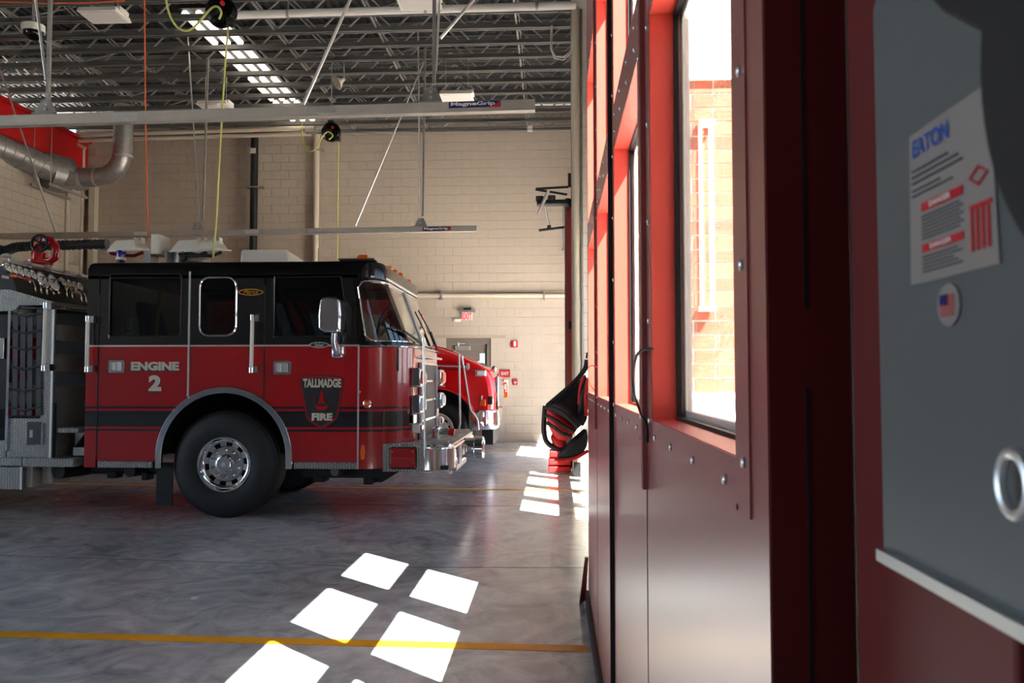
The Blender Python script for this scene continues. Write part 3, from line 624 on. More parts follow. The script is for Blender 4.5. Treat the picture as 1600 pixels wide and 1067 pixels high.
# flexible exhaust hose lying level behind the cab lights
pts = [P(-30, 386, 11.6)+Vector((0, 0, 0)), P(10, 392, 11.6), P(25, 386, 11.6), P(60, 384, 11.6), P(110, 383, 11.6), P(172, 381, 11.6)]
res = []; rs = []
for i in range(len(pts)-1):
    for k in range(14): res.append(pts[i].lerp(pts[i+1], k/14)); rs.append(.075 if k % 2 else .062)
tag(MB().tube(res, rs, 16).build('exhaust_hose', 'hose'), 'dark corrugated exhaust hose running level behind the red water monitor', 'hose')
c = P(533, 128, 14.265)
t = thing('horn_speaker', c, 'small tan horn speaker hanging under the joists', 'speaker')
MB().lathe([(0, .03), (.06, .05), (.16, .13), (.165, .13), (.06, .03)], c+Vector((.05, 0, .05)), (-.6, -.4, -.5), 20).build('horn', 'tanpipe', t)
MB().cyl(c+Vector((.05, 0, .05)), (c.x+.05, c.y, ZC+.04), .014, 8).build('mount', 'galv', t)
t = thing('wall_camera', P(52, 48, 10.8), 'dark round sensor with coiled wires at the top left corner', 'sensor')
MB().ell(P(52, 52, 10.8), .13, .13, .1, 18).build('dome', 'black', t); MB().cyl(P(52, 50, 10.8), P(52, 40, 10.8), .15, 18).build('collar', 'white', t)
p = P(52, 40, 10.8); MB().cyl(p, (p.x, p.y, ZC), .02, 8).build('mount', 'galv', t)
# wires hanging by the pilaster top
tag(MB().tube([P(861, 40, 12.45), P(860, 75, 12.3), P(866, 91, 12.3), P(880, 94, 12.3), P(893, 82, 12.3)], .008, 6).tube([P(863, 40, 12.45), P(862, 78, 12), P(868, 88, 12), P(880, 90, 12), P(893, 78, 12)], .008, 6).build('loose_wire', 'white'), 'loose white wires drooping under the joists by the pilaster', 'wire')
# ================================================================== FAR WALL FITTINGS
yd = YF+.10
d4 = holder('door_4', ((dx0+dx1)/2, yd, 0), 'grey-brown steel exit door behind the red truck hood')
fw = .10
MB().box((dx0, YF+.03, 0), (dx0+fw, YF+.2, dz-.14)).box((dx1-fw, YF+.03, 0), (dx1, YF+.2, dz-.14)).box((dx0, YF+.03, dz-.14), (dx1, YF+.2, dz)).build('door_frame', 'doorgrey', d4, bevel=.006)
lw = [P(749.5, 552, yd), P(757.5, 590, yd)]
lf = plate('door_leaf', 'doorgrey', [(dx0+fw+.005, .01), (dx1-fw-.005, .01), (dx1-fw-.005, dz-.145), (dx0+fw+.005, dz-.145)], [[(lw[0].x, lw[1].z), (lw[1].x, lw[1].z), (lw[1].x, lw[0].z), (lw[0].x, lw[0].z)]], lambda u, v, w_: (u, yd+w_, v), .05, d4)
MB().box((lw[0].x, yd+.02, lw[1].z), (lw[1].x, yd+.03, lw[0].z)).build('door_glass', 'shield', lf)
MB().box(P(711, 547, yd-.07), P(735, 540, yd)).build('closer_body', 'steel', d4, bevel=.006)
MB().bar(P(715, 537, yd-.08), P(738, 537, yd-.04), .02, .02).cyl(P(716, 541, yd-.05), P(716, 535, yd-.05), .025, 10).build('closer_arm', 'steel', d4)
Y = YF-.02
t = thing('exit_sign', P(730, 492, Y), 'lit red exit sign with a grey canopy over the far door', 'exit sign')
MB().box(P(717.5, 488, Y-.1), P(742.5, 484, Y)).build('canopy', 'galv', t, bevel=.005); MB().box(P(724, 484.2, Y-.1), P(736, 481.5, Y)).build('canopy_cap', 'matte', t)
pnl = MB().box(P(721.5, 500, Y-.045), P(738.5, 488, Y-.04)).build('sign_panel', 'clear', t)
a, b = P(722.5, 499, Y-.048), P(737.5, 489, Y-.048); text('exit_lettering', 'EXIT', 'exit', a, (1, 0, 0), (0, 0, 1), b.x-a.x, b.z-a.z, t, .03)
t = thing('emergency_light', P(717, 499, Y), 'small white emergency light left of the exit sign', 'emergency light')
MB().box(P(709, 502.5, Y-.05), P(720.5, 498.5, Y)).build('housing', 'white', t, bevel=.008); MB().cyl(P(711, 500.5, Y-.09), P(711, 500.5, Y-.05), .03, 12).build('lamp_head', 'paper', t)
t = thing('alarm_strobe', P(803.5, 537, Y), 'red fire alarm horn strobe on the far wall right of the door', 'alarm')
MB().box(P(798.5, 543, Y-.04), P(809, 532, Y)).build('base_plate', 'printred', t, bevel=.01); MB().box(P(802, 541, Y-.07), P(806.5, 533, Y-.035)).build('strobe_lens', 'clear', t, bevel=.01)
t = thing('exit_placard', P(789, 583, Y), 'small red placard reading exit on the far wall', 'sign')
MB().box(P(780.5, 589.5, Y-.012), P(797, 577.5, Y)).build('sign_board', 'printred', t, bevel=.003)
a, b = P(783, 586, Y-.014), P(795, 581, Y-.014); text('lettering', 'EXIT', 'paper', a, (1, 0, 0), (0, 0, 1), b.x-a.x, b.z-a.z, t, .03)
t = thing('extinguisher_sign', P(789.5, 605, Y), 'white panel with an orange-red extinguisher holder below the exit placard', 'sign')
MB().box(P(785, 616, Y-.01), P(794.5, 593, Y)).build('backing_board', 'white', t)
MB().pillow([P(787+4*math.cos(q)*0.9+2.5, 606+9*math.sin(q), Y-.03) for q in [2*PI*k/16 for k in range(16)]], (0, 1, 0), .06).build('red_holder', 'amber', t, label='orange-red holder')
MB().box(P(788, 608, Y-.065), P(791.5, 600, Y-.055)).build('holder_window', 'paper', t); MB().box(P(786, 621, Y-.05), P(793.5, 613, Y)).build('red_box', 'amber', t, bevel=.01)
t = thing('pull_station', P(804.5, 597, Y), 'small red manual fire alarm pull box below the strobe', 'alarm')
MB().box(P(801, 601.5, Y-.04), P(808.5, 592, Y)).build('pull_box', 'printred', t, bevel=.008); MB().box(P(802.3, 598, Y-.055), P(807.2, 596, Y-.03)).box(P(804, 600.5, Y-.055), P(805.6, 596, Y-.03)).build('pull_handle', 'paper', t)
# ================================================================== FIRE ENGINE
YS, YN = 8.37, 10.83             # near and far side of the body
def SX(px): return P(px, 590, YS).x
def SZ(py): return P(350, py, YS).z
def S2(px, py): p = P(px, py, YS); return (p.x, p.z)
EN = thing('fire_engine', (SX(350), 9.6, 0), 'big black over red fire engine with chrome bumper, its cab facing the bay doors', 'fire engine')
xr, xrd0, xrd1, xm1, xs = SX(134), SX(153), SX(294.5), SX(412.5), SX(560.5)
zb = SZ(731.5); zr = SZ(721); zt = 2.53; xf, xfw = -1.50, -1.53
xc, zc = S2(350.5, 713); Rr = SX(350.5+108)-xc
def arc(x1, x2, r=Rr, n=14):
    t1, t2 = math.acos(max(-1, min(1, (x1-xc)/r))), math.acos(max(-1, min(1, (x2-xc)/r)))
    return [(xc+r*math.cos(t1+(t2-t1)*k/n), zc+r*math.sin(t1+(t2-t1)*k/n)) for k in range(n+1)]
def side(name, m, outer, holes, y=YS, th=.05, bevel=0, parent=EN, label=None):
    return plate(name, m, outer, holes, lambda u, v, w_: (u, y+w_, v), th, parent, bevel, label)
G = .006
def hole(pts): return [S2(*p) for p in pts]
def rh(px0, py0, px1, py1, r):
    a, b = S2(px0, py1), S2(px1, py0); return rrect(a[0], a[1], b[0], b[1], r)
w_rear = rh(170, 428, 284, 525, .04); w_mid = rh(311.5, 433, 370, 524, .10)
w_front = hole([(428, 525), (545, 525), (541, 490), (533, 432), (428, 433)])
zra = zc  # bottom of the arch
rear_pillar = side('rear_pillar', 'livery', [(xr, zb), (xrd0-G, zb), (xrd0-G, zt), (xr, zt)], [])
arL = arc(xc-Rr*.9999, xrd1-G)
rdoor = side('rear_door', 'livery', [(xrd0+G, zr), (arL[0][0], zr)]+arL+[(xrd1-G, zt), (xrd0+G, zt)], [w_rear])
mid = side('cab_side_panel', 'livery', arc(xrd1+G, xm1-G)[::1]+[(xm1-G, zt), (xrd1+G, zt)], [w_mid])
arR = arc(xm1+G, xc+Rr*.9999)
fdoor = side('front_door', 'livery', arR+[(arR[-1][0], zr), (xs-G, zr), (xs-G, 1.80), (SX(556), 2.1), (SX(550), zt), (xm1+G, zt)], [w_front])
fpil = side('front_pillar', 'black', [(xs-G+.012, 1.80), (xs+.02, 1.80), (xs+.02, zt), (SX(550)+.012, zt), (SX(556)+.012, 2.1)], [])
for par, hl, nm in ((rdoor, w_rear, 'rear'), (mid, w_mid, 'mid'), (fdoor, w_front, 'front')):
    mb = MB().prism([(u, YS+.022, v) for u, v in hl], (0, .006, 0)); mb.build('window_glass', 'tint', par, smooth=False)
    MB().tube([(u, YS-.002, v) for u, v in hl], .012 if nm == 'mid' else .006, 6, closed=True).build('window_trim', 'chrome' if nm == 'mid' else 'matte', par, label='chrome window trim' if nm == 'mid' else None)
MB().box((SX(168), YS-.004, SZ(528)), (SX(169.5), YS, SZ(433))).build('glass_edge', 'steel', rdoor); MB().box((SX(426.5), YS-.004, SZ(527)), (SX(427.6), YS, SZ(432))).build('glass_edge', 'steel', fdoor)
# far side of the cab with the same openings, back wall, floor
side('far_side', 'livery', [(xr, 1.25), (xs, 1.25), (xs, zt), (xr, zt)], [w_rear, w_mid, w_front], YN-.05)
for hl in (w_rear, w_mid, w_front): MB().prism([(u, YN-.03, v) for u, v in hl], (0, .006, 0)).build('window_glass', 'tint', EN, smooth=False)
MB().box((xr, YN-.05, zb), (xc-Rr, YN, 1.25)).box((xc+Rr, YN-.05, zb), (xs, YN, 1.25)).build('far_skirt', 'livery', EN)
MB().box((xr, YS+.05, zb), (xr+.05, YN-.05, zt)).build('cab_back', 'galv', EN)
MB().box((xr+.05, YS+.06, 1.44), (xf-.3, YN-.06, 1.50)).build('cab_floor', 'matte', EN)
MB().box((xrd1-.05, YS+.5, 1.5), (xrd1+.35, YN-.5, 1.95)).build('engine_cover', 'matte', EN, bevel=.05)
# wheel well lining
wl = MB(); A = arc(xc-Rr*.9999, xc+Rr*.9999, Rr-.004, 24)
for i in range(len(A)-1):
    (a, b), (c, d) = A[i], A[i+1]; wl.add([(a, YS+.05, b), (c, YS+.05, d), (c, YS+.75, d), (a, YS+.75, b)], [(0, 1, 2, 3)])
wl.box((xc-Rr, YS+.75, zb), (xc+Rr, YS+.78, zc+Rr)); wl.build('wheel_well', 'under', EN)
fd = [(u, v) for u, v in arc(xc-Rr*.9999, xc+Rr*.9999, Rr, 40)]; fi = arc(xc-(Rr-.062)*.9999, xc+(Rr-.062)*.9999, Rr-.062, 40)
poly = [(fd[0][0], zb)]+fd+[(fd[-1][0], zb), (fi[-1][0], zb)]+fi[::-1]+[(fi[0][0], zb)]
side('fender_trim', 'chrome', poly, [], YS-.035, .04, .008)
# chrome/aluminium strips
MB().box((xrd1-.009, YS-.012, zc+.62), (xrd1+.009, YS-.001, SZ(424))).build('centre_strip', 'steel', EN)
MB().box((xrd0-.006, YS-.006, zb+.1), (xrd0+.004, YS-.001, 2.35)).build('door_seam', 'matte', EN)
MB().box((xm1-.005, YS-.004, zc+.5), (xm1+.005, YS-.001, 2.42)).build('door_seam', 'matte', EN)
MB().box((xs-.010, YS-.010, zb), (xs+.006, YS-.001, 1.80)).build('corner_strip', 'steel', EN)
for a, b in ((xr, xrd1-.01), (xrd1+.01, SX(485)), (SX(513), xs)): MB().box((a, YS-.008, 1.785), (b, YS-.001, 1.80)).build('belt_strip', 'steel', EN)
for a, b in ((xrd0+.02, SX(240)), (SX(461), xs-.012)): MB().box((a, YS-.012, zb), (b, YS+.03, zr-.004)).build('kick_plate', 'diamond', EN, bevel=.004, label='tread plate kick strip')
# rounded front of the cab
def fpath(x0, x1, b, n=12, m=6, y0=YS, y1=YN):
    a = x1-x0; pts = []
    for k in range(n+1):
        t = PI/2*k/n; pts.append((x0+a*math.sin(t), y0+b*(1-math.cos(t))))
    for k in range(1, m): pts.append((x1, y0+b+(y1-y0-2*b)*k/m))
    for k in range(n+1):
        t = PI/2*(1-k/n); pts.append((x0+a*math.sin(t), y1-b*(1-math.cos(t))))
    return pts
def loft(levels, k0=0, k1=None, off=0.):
    mb = MB(); rows_ = [[(x+off, y, z) for x, y in fpath(x0, x1, b)][k0:k1] for z, x0, x1, b in levels]; n = len(rows_[0])
    for r in rows_: mb.v += [Vector(p) for p in r]
    for i in range(len(rows_)-1):
        for k in range(n-1): mb.f.append((i*n+k, i*n+k+1, (i+1)*n+k+1, (i+1)*n+k)); mb.m.append(0)
    return mb
low = [(z, xs, xf, .42) for z in (zb, .9, 1.3, 1.66, 1.775)]
loft(low).build('front_shell', 'livery', EN)
def wlv(z):
    t = (z-1.775)/(2.56-1.775); return (z, xs+.02-.10*t, xfw+(-1.82+1.53)*t, .42-.06*t)
loft([wlv(1.775), wlv(1.80), wlv(1.84)]).build('cowl', 'black', EN)
loft([wlv(2.47), wlv(2.52), wlv(2.56)]).build('windscreen_header', 'black', EN)
n_all = len(fpath(0, 1, .4))
lv = [wlv(1.84+.63*k/8) for k in range(9)]
loft(lv, 0, 2).build('screen_pillar', 'black', EN); loft(lv, n_all-2).build('screen_pillar', 'black', EN)
mid_k = n_all//2
loft(lv, 1, mid_k+1).build('windscreen', 'shield', EN); loft(lv, mid_k, n_all-1).build('windscreen', 'shield', EN)
def wp(z, k, off=.006): z_, a, b, c = wlv(z); p = fpath(a, b, c)[k]; return Vector((p[0]+off, p[1]-(off if k < 12 else 0), z_))
rim = [wp(1.84, k) for k in range(1, n_all-1)]
MB().tube([wp(2.40, 1), wp(2.2, 1), wp(2.0, 1), wp(1.90, 1), wp(1.85, 2), ]+[wp(1.84, k) for k in range(3, n_all-1)], .010, 6).build('screen_trim', 'chrome', EN, label='chrome windscreen trim')
MB().tube([wp(2.40, 1), wp(2.45, 2)]+[wp(2.468, k) for k in range(3, n_all-1)], .010, 6).build('screen_trim', 'chrome', EN, label='chrome windscreen trim')
MB().tube([wp(1.84+.63*k/8, mid_k, .008) for k in range(9)], .022, 8).build('screen_post', 'steel', EN)
MB().tube([Vector((p[0], p[1]-.004, 1.79)) for p in fpath(xs, xf+.006, .42)], .009, 6).build('belt_strip', 'chrome', EN)
# roof
def roofpath(x1, b, a, ins):
    fr = [(x-ins, min(max(y, YS+ins), YN-ins)) for x, y in fpath(x1-a, x1, b)]
    return [(xr+ins, YS+ins)]+fr+[(xr+ins, YN-ins)]
rl = [(2.50, 0.), (2.60, 0.), (2.65, .012), (2.672, .035), (2.682, .08)]
mb = MB(); rr_ = [[(x, y, z) for x, y in roofpath(-1.785, .26, .25, i)] for z, i in rl]; n = len(rr_[0])
for r in rr_: mb.v += [Vector(p) for p in r]
for i in range(len(rr_)-1): mb.f += [(i*n+k, i*n+(k+1) % n, (i+1)*n+(k+1) % n, (i+1)*n+k) for k in range(n)]
mb.f.append(tuple(range((len(rr_)-1)*n, len(rr_)*n))); mb.m = [0]*len(mb.f); mb.build('cab_roof', 'black', EN)
MB().tube([(p[0]+.012, p[1], 2.515) for p in fpath(-2.05, -1.80, .34)[4:]], .016, 8).build('roof_brow', 'steel', EN)
# marker lights
def marker(px, py, Y, s=1):
    p = P(px, py, Y); MB().hexa([p+Vector(v)*s for v in ((-.10, -.05, -.03), (.06, -.05, -.03), (.06, .05, -.03), (-.10, .05, -.03), (-.07, -.035, .03), (.05, -.04, .03), (.05, .04, .03), (-.07, .035, .03))]).build('marker_light', 'amber', EN, bevel=.01, label='amber roof marker light')
for px, py, Y in ((569, 402, 8.5), (607, 419, 9.45), (616, 424.5, 9.7), (624, 429.5, 9.95), (637, 440, 10.5)): marker(px, py, Y, .8)
MB().box(P(535, 410, 8.6), P(584, 403, 8.42)).build('light_base', 'darkgrey', EN, bevel=.01)
# wheels
def wheel(par, c, R, rim, wd, ax, m_rim, holes=True, nuts=10, lab=None):
    c = Vector(c); ax = Vector(ax)
    MB().lathe([(.015, rim), (.0, rim+.03), (-.005, rim+(R-rim)*.45), (.012, R-.06), (.035, R-.025), (.06, R-.006), (.065, R), (wd*.3, R), (wd*.3+.004, R-.014), (wd*.3+.016, R-.014), (wd*.3+.02, R), (wd*.7, R), (wd-.065, R), (wd-.03, R-.03), (wd, rim+.03), (wd, rim)], c, ax, 64).build('tyre', 'rubber', par)
    k5 = rim/.286
    sk = (lambda i, k: i == 5 and (k % 6) in (0, 1, 2)) if holes else None
    rm = MB().lathe([(.02, rim+.004), (.004, rim-.008), (.006, rim-.022), (.05, rim-.034), (.065, rim-.05*k5), (.068, .222*k5), (.072, .186*k5), (.060, .175*k5), (.058, .11*k5), (.050, .085*k5), (.005, .078*k5), (-.008, .07*k5), (-.008, .02)], c, ax, 60, skip=sk)
    r_ = rm.build('wheel_rim', m_rim, par)
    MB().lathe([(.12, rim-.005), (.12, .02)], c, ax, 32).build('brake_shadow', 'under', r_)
    MB().lathe([(-.014, .0), (-.012, .022), (-.004, .026)], c, ax, 16).build('hub_cap', 'steel', r_)
    e1 = Vector((1, 0, 0)); e2 = Vector((0, 0, 1))
    nut = None
    for k in range(nuts):
        t = 2*PI*(k+.5)/nuts; p = c+ax*.045+e1*math.cos(t)*.142*k5+e2*math.sin(t)*.142*k5
        if nut is None:
            nut = MB().lathe([(.02, .017), (-.012, .015), (-.028, .010), (-.03, 0)], p, ax, 10).build('lug_nut', m_rim if holes else 'under', r_); p0 = p
        else: copypart(nut, r_, p-p0)
Rt = SZ(642)/2
wx = SX(349.5)
wheel(EN, (wx, YS+.03, Rt), Rt, .292, .42, (0, 1, 0), 'chrome')
MB().lathe([(0, .29), (0, Rt-.05), (.06, Rt), (.36, Rt), (.42, Rt-.05), (.42, .1)], (wx, YN-.45, Rt), (0, 1, 0), 48).build('tyre', 'rubber', EN)
MB().cyl((wx, YS+.3, Rt-.05), (wx, YN-.3, Rt-.05), .09, 12).build('front_axle', 'under', EN)
MB().box((SX(243), YS+.06, .12), (SX(268), YS+.08, zb+.05)).build('mud_flap', 'matte', EN, label='black rubber mud flap')
# chassis
MB().box((-7.4, 8.95, .62), (-2.0, 9.1, .9)).box((-7.4, 10.1, .62), (-2.0, 10.25, .9)).build('frame_rail', 'under', EN)
for px, q, r in ((84, .12, .085), (186, .25, .075)): MB().cyl((SX(px), YS+q, .47), (SX(px)+.1, YS+q+.38, .47), r, 16).build('tank_end', 'under', EN)
for g0, g1 in (((SX(120), YS+.3, .42), (SX(238), YS+.5, .52)), ((SX(150), YS+.25, .38), (SX(165), YS+.4, .45)), ((SX(205), YS+.25, .36), (SX(215), YS+.4, .45)), ((SX(460), YS+.25, .40), (SX(600), YS+.7, .50)), ((SX(482), YS+.2, .36), (SX(500), YS+.4, .42)), ((SX(560), YS+.25, .33), (SX(575), YS+.5, .42))): MB().box(g0, g1).build('under_gear', 'under', EN, bevel=.01)
a = SX(518); MB().cyl((a, YS+.15, .48), (a+.08, YS+.4, .48), .05, 14).build('pipe_end', 'darkgrey', EN)
MB().prism([(SX(566), YS+.3, SZ(757)), (SX(588), YS+.3, SZ(758)), (SX(622), YS+.3, SZ(736)), (SX(560), YS+.3, SZ(733))], (0, 1.4, 0)).build('air_dam', 'matte', EN)
# bumper
yb = YS+.02; bz0, bz1 = P(620, 737, yb).z, P(620, 695, yb).z
bx0, bx1, bxf = P(598, 700, yb).x, P(664, 700, yb).x, -1.06
MB().box((bx0, yb, bz0), (bx1, yb+.03, bz1)).build('bumper_side', 'diamond', EN, bevel=.004, label='tread plate bumper end')
out = [(bx1, yb+.004)]+[(bx1+(bxf-bx1)*math.sin(t), yb+.004+.26*(1-math.cos(t))) for t in [PI/2*k/10 for k in range(1, 11)]]+[(bxf, 9.6), (bxf, YN-.3)]+[(bx1+(bxf-bx1)*math.cos(t), YN-.28+.26*math.sin(t)) for t in [PI/2*k/8 for k in range(0, 9)]]
f = MB(); pr = [(-.0, bz0), (.018, bz0+.02), (.018, bz1-.05), (.0, bz1-.035), (.012, bz1-.015), (0, bz1)]
N = len(out)
for i, (x, y) in enumerate(out):
    x2, y2 = out[min(i+1, N-1)]; x1, y1 = out[max(i-1, 0)]; d = Vector((x2-x1, y2-y1, 0)).normalized(); nn = Vector((d.y, -d.x, 0))
    f.v += [Vector((x, y, z))+nn*o_ for o_, z in pr]
for i in range(N-1): f.f += [(i*6+k, (i+1)*6+k, (i+1)*6+k+1, i*6+k+1) for k in range(5)]
f.m = [0]*len(f.f); f.build('bumper_face', 'chrome', EN, label='polished chrome wraparound bumper')
MB().prism([(bx0, yb+.01, bz1-.006)]+[(x-.01, y, bz1-.006) for x, y in out]+[(bx0, YN-.03, bz1-.006)], (0, 0, .014)).build('bumper_deck', 'diamond', EN, label='tread plate bumper deck')
g = MB()
for k in range(9): g.box((xf+.06, yb+.15+k*.25, bz1+.009), (bxf-.05, yb+.33+k*.25, bz1+.02))
g.build('deck_grating', 'alu', EN)
MB().box((bx0+.02, yb+.03, bz0+.02), (bxf-.03, YN-.1, bz0+.06)).build('bumper_pan', 'under', EN)
tl = MB().prism([(u, yb-.022, v) for u, v in rrect(P(610, 730, yb).x, P(610, 731, yb).z, P(649.5, 730, yb).x, P(610, 700, yb).z, .02)], (0, .02, 0)).build('corner_lamp', 'redlens', EN, bevel=.006, label='red rectangular bumper lamp')
MB().tube([(u, yb-.006, v) for u, v in rrect(P(609, 730, yb).x, P(610, 732, yb).z, P(650.5, 730, yb).x, P(610, 699, yb).z, .02)], .006, 6, closed=True).build('lamp_gasket', 'matte', tl)
for px in (614, 645):
    for py in (706, 724): MB().ell(P(px, py, yb-.022), .012, .006, .012, 10).build('lamp_bulb', 'bright', tl)
MB().box((P(610, 715, yb).x+.01, yb-.026, P(610, 716.5, yb).z), (P(649, 715, yb).x-.01, yb-.02, P(610, 714.5, yb).z)).build('lamp_bar', 'bright', tl)
# siren, front fittings
sy = 9.75; sp = P(735, 699, sy); sp.x = bxf+.01
MB().lathe([(-.02, .0), (-.02, .10), (.0, .12), (.10, .12), (.11, .135), (.20, .135), (.215, .12), (.22, .09), (.20, .06), (.20, 0)], sp, (1, 0, 0), 32).build('siren', 'chrome', EN, label='chrome siren drum on the bumper front')
for py_, r in ((9.25, .08), (9.48, .06)):
    MB().lathe([(-.02, 0), (-.02, r), (.03, r), (.035, r*.7), (.02, 0)], (bxf+.01, py_, sp.z), (1, 0, 0), 20).build('front_lamp', 'chrome', EN)
    MB().ell((bxf+.03, py_, sp.z), .02, r*.65, r*.65, 14).build('front_lens', 'clear', EN)
MB().box((bxf+.01, 8.9, bz0+.03), (bxf+.03, 9.15, bz1-.06)).build('front_grille', 'galv', EN, bevel=.006)
MB().box((bxf+.01, 9.36, bz0+.06), (bxf+.03, 9.40, bz1-.05)).build('red_strip', 'redlens', EN)
MB().box((bxf-.12, 8.9, bz0-.05), (bxf, 9.9, bz0+.02)).build('bumper_step', 'alu', EN, bevel=.008)
MB().tube([(bxf-.1, 8.7, bz0), (bxf-.05, 8.7, bz0-.05), (bxf-.05, 8.85, bz0-.05), (bxf-.1, 8.85, bz0)], .014, 8).build('tow_eye', 'steel', EN)
pb = P(677, 683, 9.0); MB().cyl((-1.3, 9.0, bz1), (-1.3, 9.0, bz1+.10), .05, 16).ell((-1.3, 9.0, bz1+.12), .055, .055, .05, 16).cyl((-1.3, 9.0, bz1+.1), (-1.16, 9.0, bz1+.1), .035, 12).build('deck_discharge', 'chrome', EN, label='chrome hose outlet on the bumper deck')
MB().cyl((-1.16, 9.0, bz1+.1), (-1.10, 9.0, bz1+.09), .042, 12).build('discharge_cap', 'printred', EN)
# corner marker poles
p0, p1 = P(664, 738, 8.42), P(661.5, 531, 8.42); MB().tube([p0, P(664, 690, 8.38), p1], .013, 8).cyl(p1+Vector((0, 0, -.02)), p1+Vector((0, 0, .02)), .018, 8).build('corner_pole', 'steel', EN)
MB().box(p0+Vector((-.02, -.02, 0)), p0+Vector((.06, .02, .05))).build('pole_clamp', 'steel', EN)
p0, p1 = P(716, 676, 10.6), P(717.5, 553, 10.6); MB().tube([p0, P(719, 660, 10.6), p1], .013, 8).build('corner_pole', 'steel', EN)
# head lamps on the front face
def lamp(y, z0, z1, kind, wd=.30):
    x = xf-.02
    h = MB().box((x, y-wd/2, z0), (x+.10, y+wd/2, z1)).build('lamp_housing', 'chrome', EN, bevel=.015, label='chrome lamp bezel')
    zc_ = (z0+z1)/2
    for dy in (-wd/4, wd/4):
        MB().lathe([(.0, .07), (.018, .07), (.028, .05), (.03, 0)], (x+.10, y+dy, zc_), (1, 0, 0), 18).build('lamp_lens', 'amber' if kind == 'a' else 'clear', h)
for y in (8.80, 10.40):
    z = lambda py: P(636, py, 8.8).z
    lamp(y, z(604.5), z(575), 'a'); lamp(y, z(645.5), z(617), 'c')
    MB().box((xf-.02, y-.1, z(676)), (xf+.07, y+.1, z(661))).build('warning_lamp', 'clear', EN, bevel=.012); MB().box((xf+.03, y-.08, z(674)), (xf+.085, y+.1, z(663))).build('warning_lens', 'redlens', EN, bevel=.01)
    MB().box((xf-.005, y-.14, z(660)), (xf+.01, y+.14, z(648))).build('chrome_panel', 'chrome', EN)
gz0, gz1 = bz1+.01, 1.62
MB().box((xf-.0, 9.03, gz0), (xf+.02, 10.17, gz1)).build('grille_mesh', 'darkgrey', EN, label='dark radiator grille')
for z in (gz1, 1.42, 1.20, .98, gz0): MB().box((xf+.015, 9.02, z-.012), (xf+.035, 10.18, z+.012)).build('grille_bar', 'chrome', EN)
for y in (9.02, 10.18): MB().box((xf+.01, y-.02, gz0), (xf+.04, y+.02, gz1)).build('grille_post', 'steel', EN)
MB().tube([(xf+.04, 8.9, 1.70), (xf+.10, 9.05, 1.69), (xf+.10, 10.1, 1.69), (xf+.04, 10.25, 1.70)], .014, 8).build('hand_bar', 'steel', EN)
# wipers
MB().tube([wp(1.77, 14, .03), wp(1.82, 14, .05), wp(1.90, 12, .045), wp(1.95, 9, .04)], .014, 6).tube([wp(1.86, 15, .03), wp(1.92, 12, .03), wp(1.96, 8, .025), wp(1.99, 6, .022)], .010, 6).build('wiper', 'matte', EN)
MB().tube([wp(1.77, 19, .03), wp(1.84, 19, .05), wp(2.05, 18, .045)], .014, 6).tube([wp(1.88, 19, .03), wp(2.1, 18, .03), wp(2.3, 17, .025)], .010, 6).build('wiper', 'matte', EN)
# mirror
my = 8.12
m_ = MB(); pts = [(499, 470), (503, 464.5), (512, 463), (524, 464), (530, 468), (532, 490), (531, 516), (526, 520), (506, 519), (497, 514), (496.5, 492)]
m_.prism([P(a, b, my) for a, b in pts], (0, .30, 0)); mo = m_.build('mirror', 'chrome', EN, bevel=.03, segs=3, label='chrome square wing mirror')
MB().tube([P(523, 520, my+.1), P(522, 533, my+.12), P(527, 552, YS-.05)], [.035, .032, .04], 10).build('mirror_arm', 'chrome', mo)
MB().box(P(517.5, 559.5, YS-.07), P(539, 540, YS-.002)).build('mirror_foot', 'chrome', mo, bevel=.02)
MB().box(P(533, 525, my+.05), P(543, 474, my+.12)).build('mirror_face', 'glass', mo)
# grab rails
def grab(px0, py0, px1, py1, Y=YS-.07):
    a, b = P(px0, py0, Y), P(px1, py1, Y); r = MB().cyl(a, b, .020, 12).build('grab_rail', 'white', EN, label='white ribbed grab rail')
    for p, s in ((a, -1), (b, 1)): MB().cyl(p+Vector((0, 0, s*.02)), p+Vector((0, 0, -s*.035)), .024, 12).box(p+Vector((.03, -.01, -.035)), p+Vector((.07, YS-Y-.001, .035))).box(p+Vector((0, -.012, -.02)), p+Vector((.05, .012, .02))).build('rail_bracket', 'chrome', r)
grab(137, 499, 135.5, 576); grab(394.5, 497, 392.5, 577); grab(71, 478, 68, 574)
# door handles
for px0, py0, px1, py1 in ((170.5, 562.5, 195.5, 582.5), (428.5, 564, 455, 585)):
    a, b = S2(px0, py1), S2(px1, py0)
    h = side('door_handle', 'chrome', rrect(a[0], a[1], b[0], b[1], .018), [rrect(a[0]+.022, a[1]+.022, b[0]-.03, b[1]-.02, .01)], YS-.018, .017, .004, rdoor if px0 < 300 else fdoor)
    MB().box((a[0]+.02, YS-.004, a[1]+.02), (b[0]-.02, YS-.001, b[1]-.02)).build('handle_cup', 'steel', rdoor if px0 < 300 else fdoor)
    MB().box((a[0]+.04, YS-.016, a[1]+.025), (a[0]+.075, YS-.004, b[1]-.025)).build('handle_paddle', 'steel', rdoor if px0 < 300 else fdoor, bevel=.006)
# lettering
def stext(body, px0, py0, px1, py1, bold, m='letter', shadow=True, par=EN, y=YS-.0025, **k):
    a, b = P(px0, py1, y), P(px1, py0, y)
    if shadow: text('letter_shadow', body, 'matte', a+Vector((-.012, .001, -.014)), (1, 0, 0), (0, 0, 1), b.x-a.x, b.z-a.z, par, bold, .0006, **k)
    return text('lettering', body, m, a, (1, 0, 0), (0, 0, 1), b.x-a.x, b.z-a.z, par, bold, .0015, **k)
stext('ENGINE', 204.5, 565, 280, 579, .055, par=rdoor); stext('2', 232, 586, 252.5, 611, .06, par=rdoor)
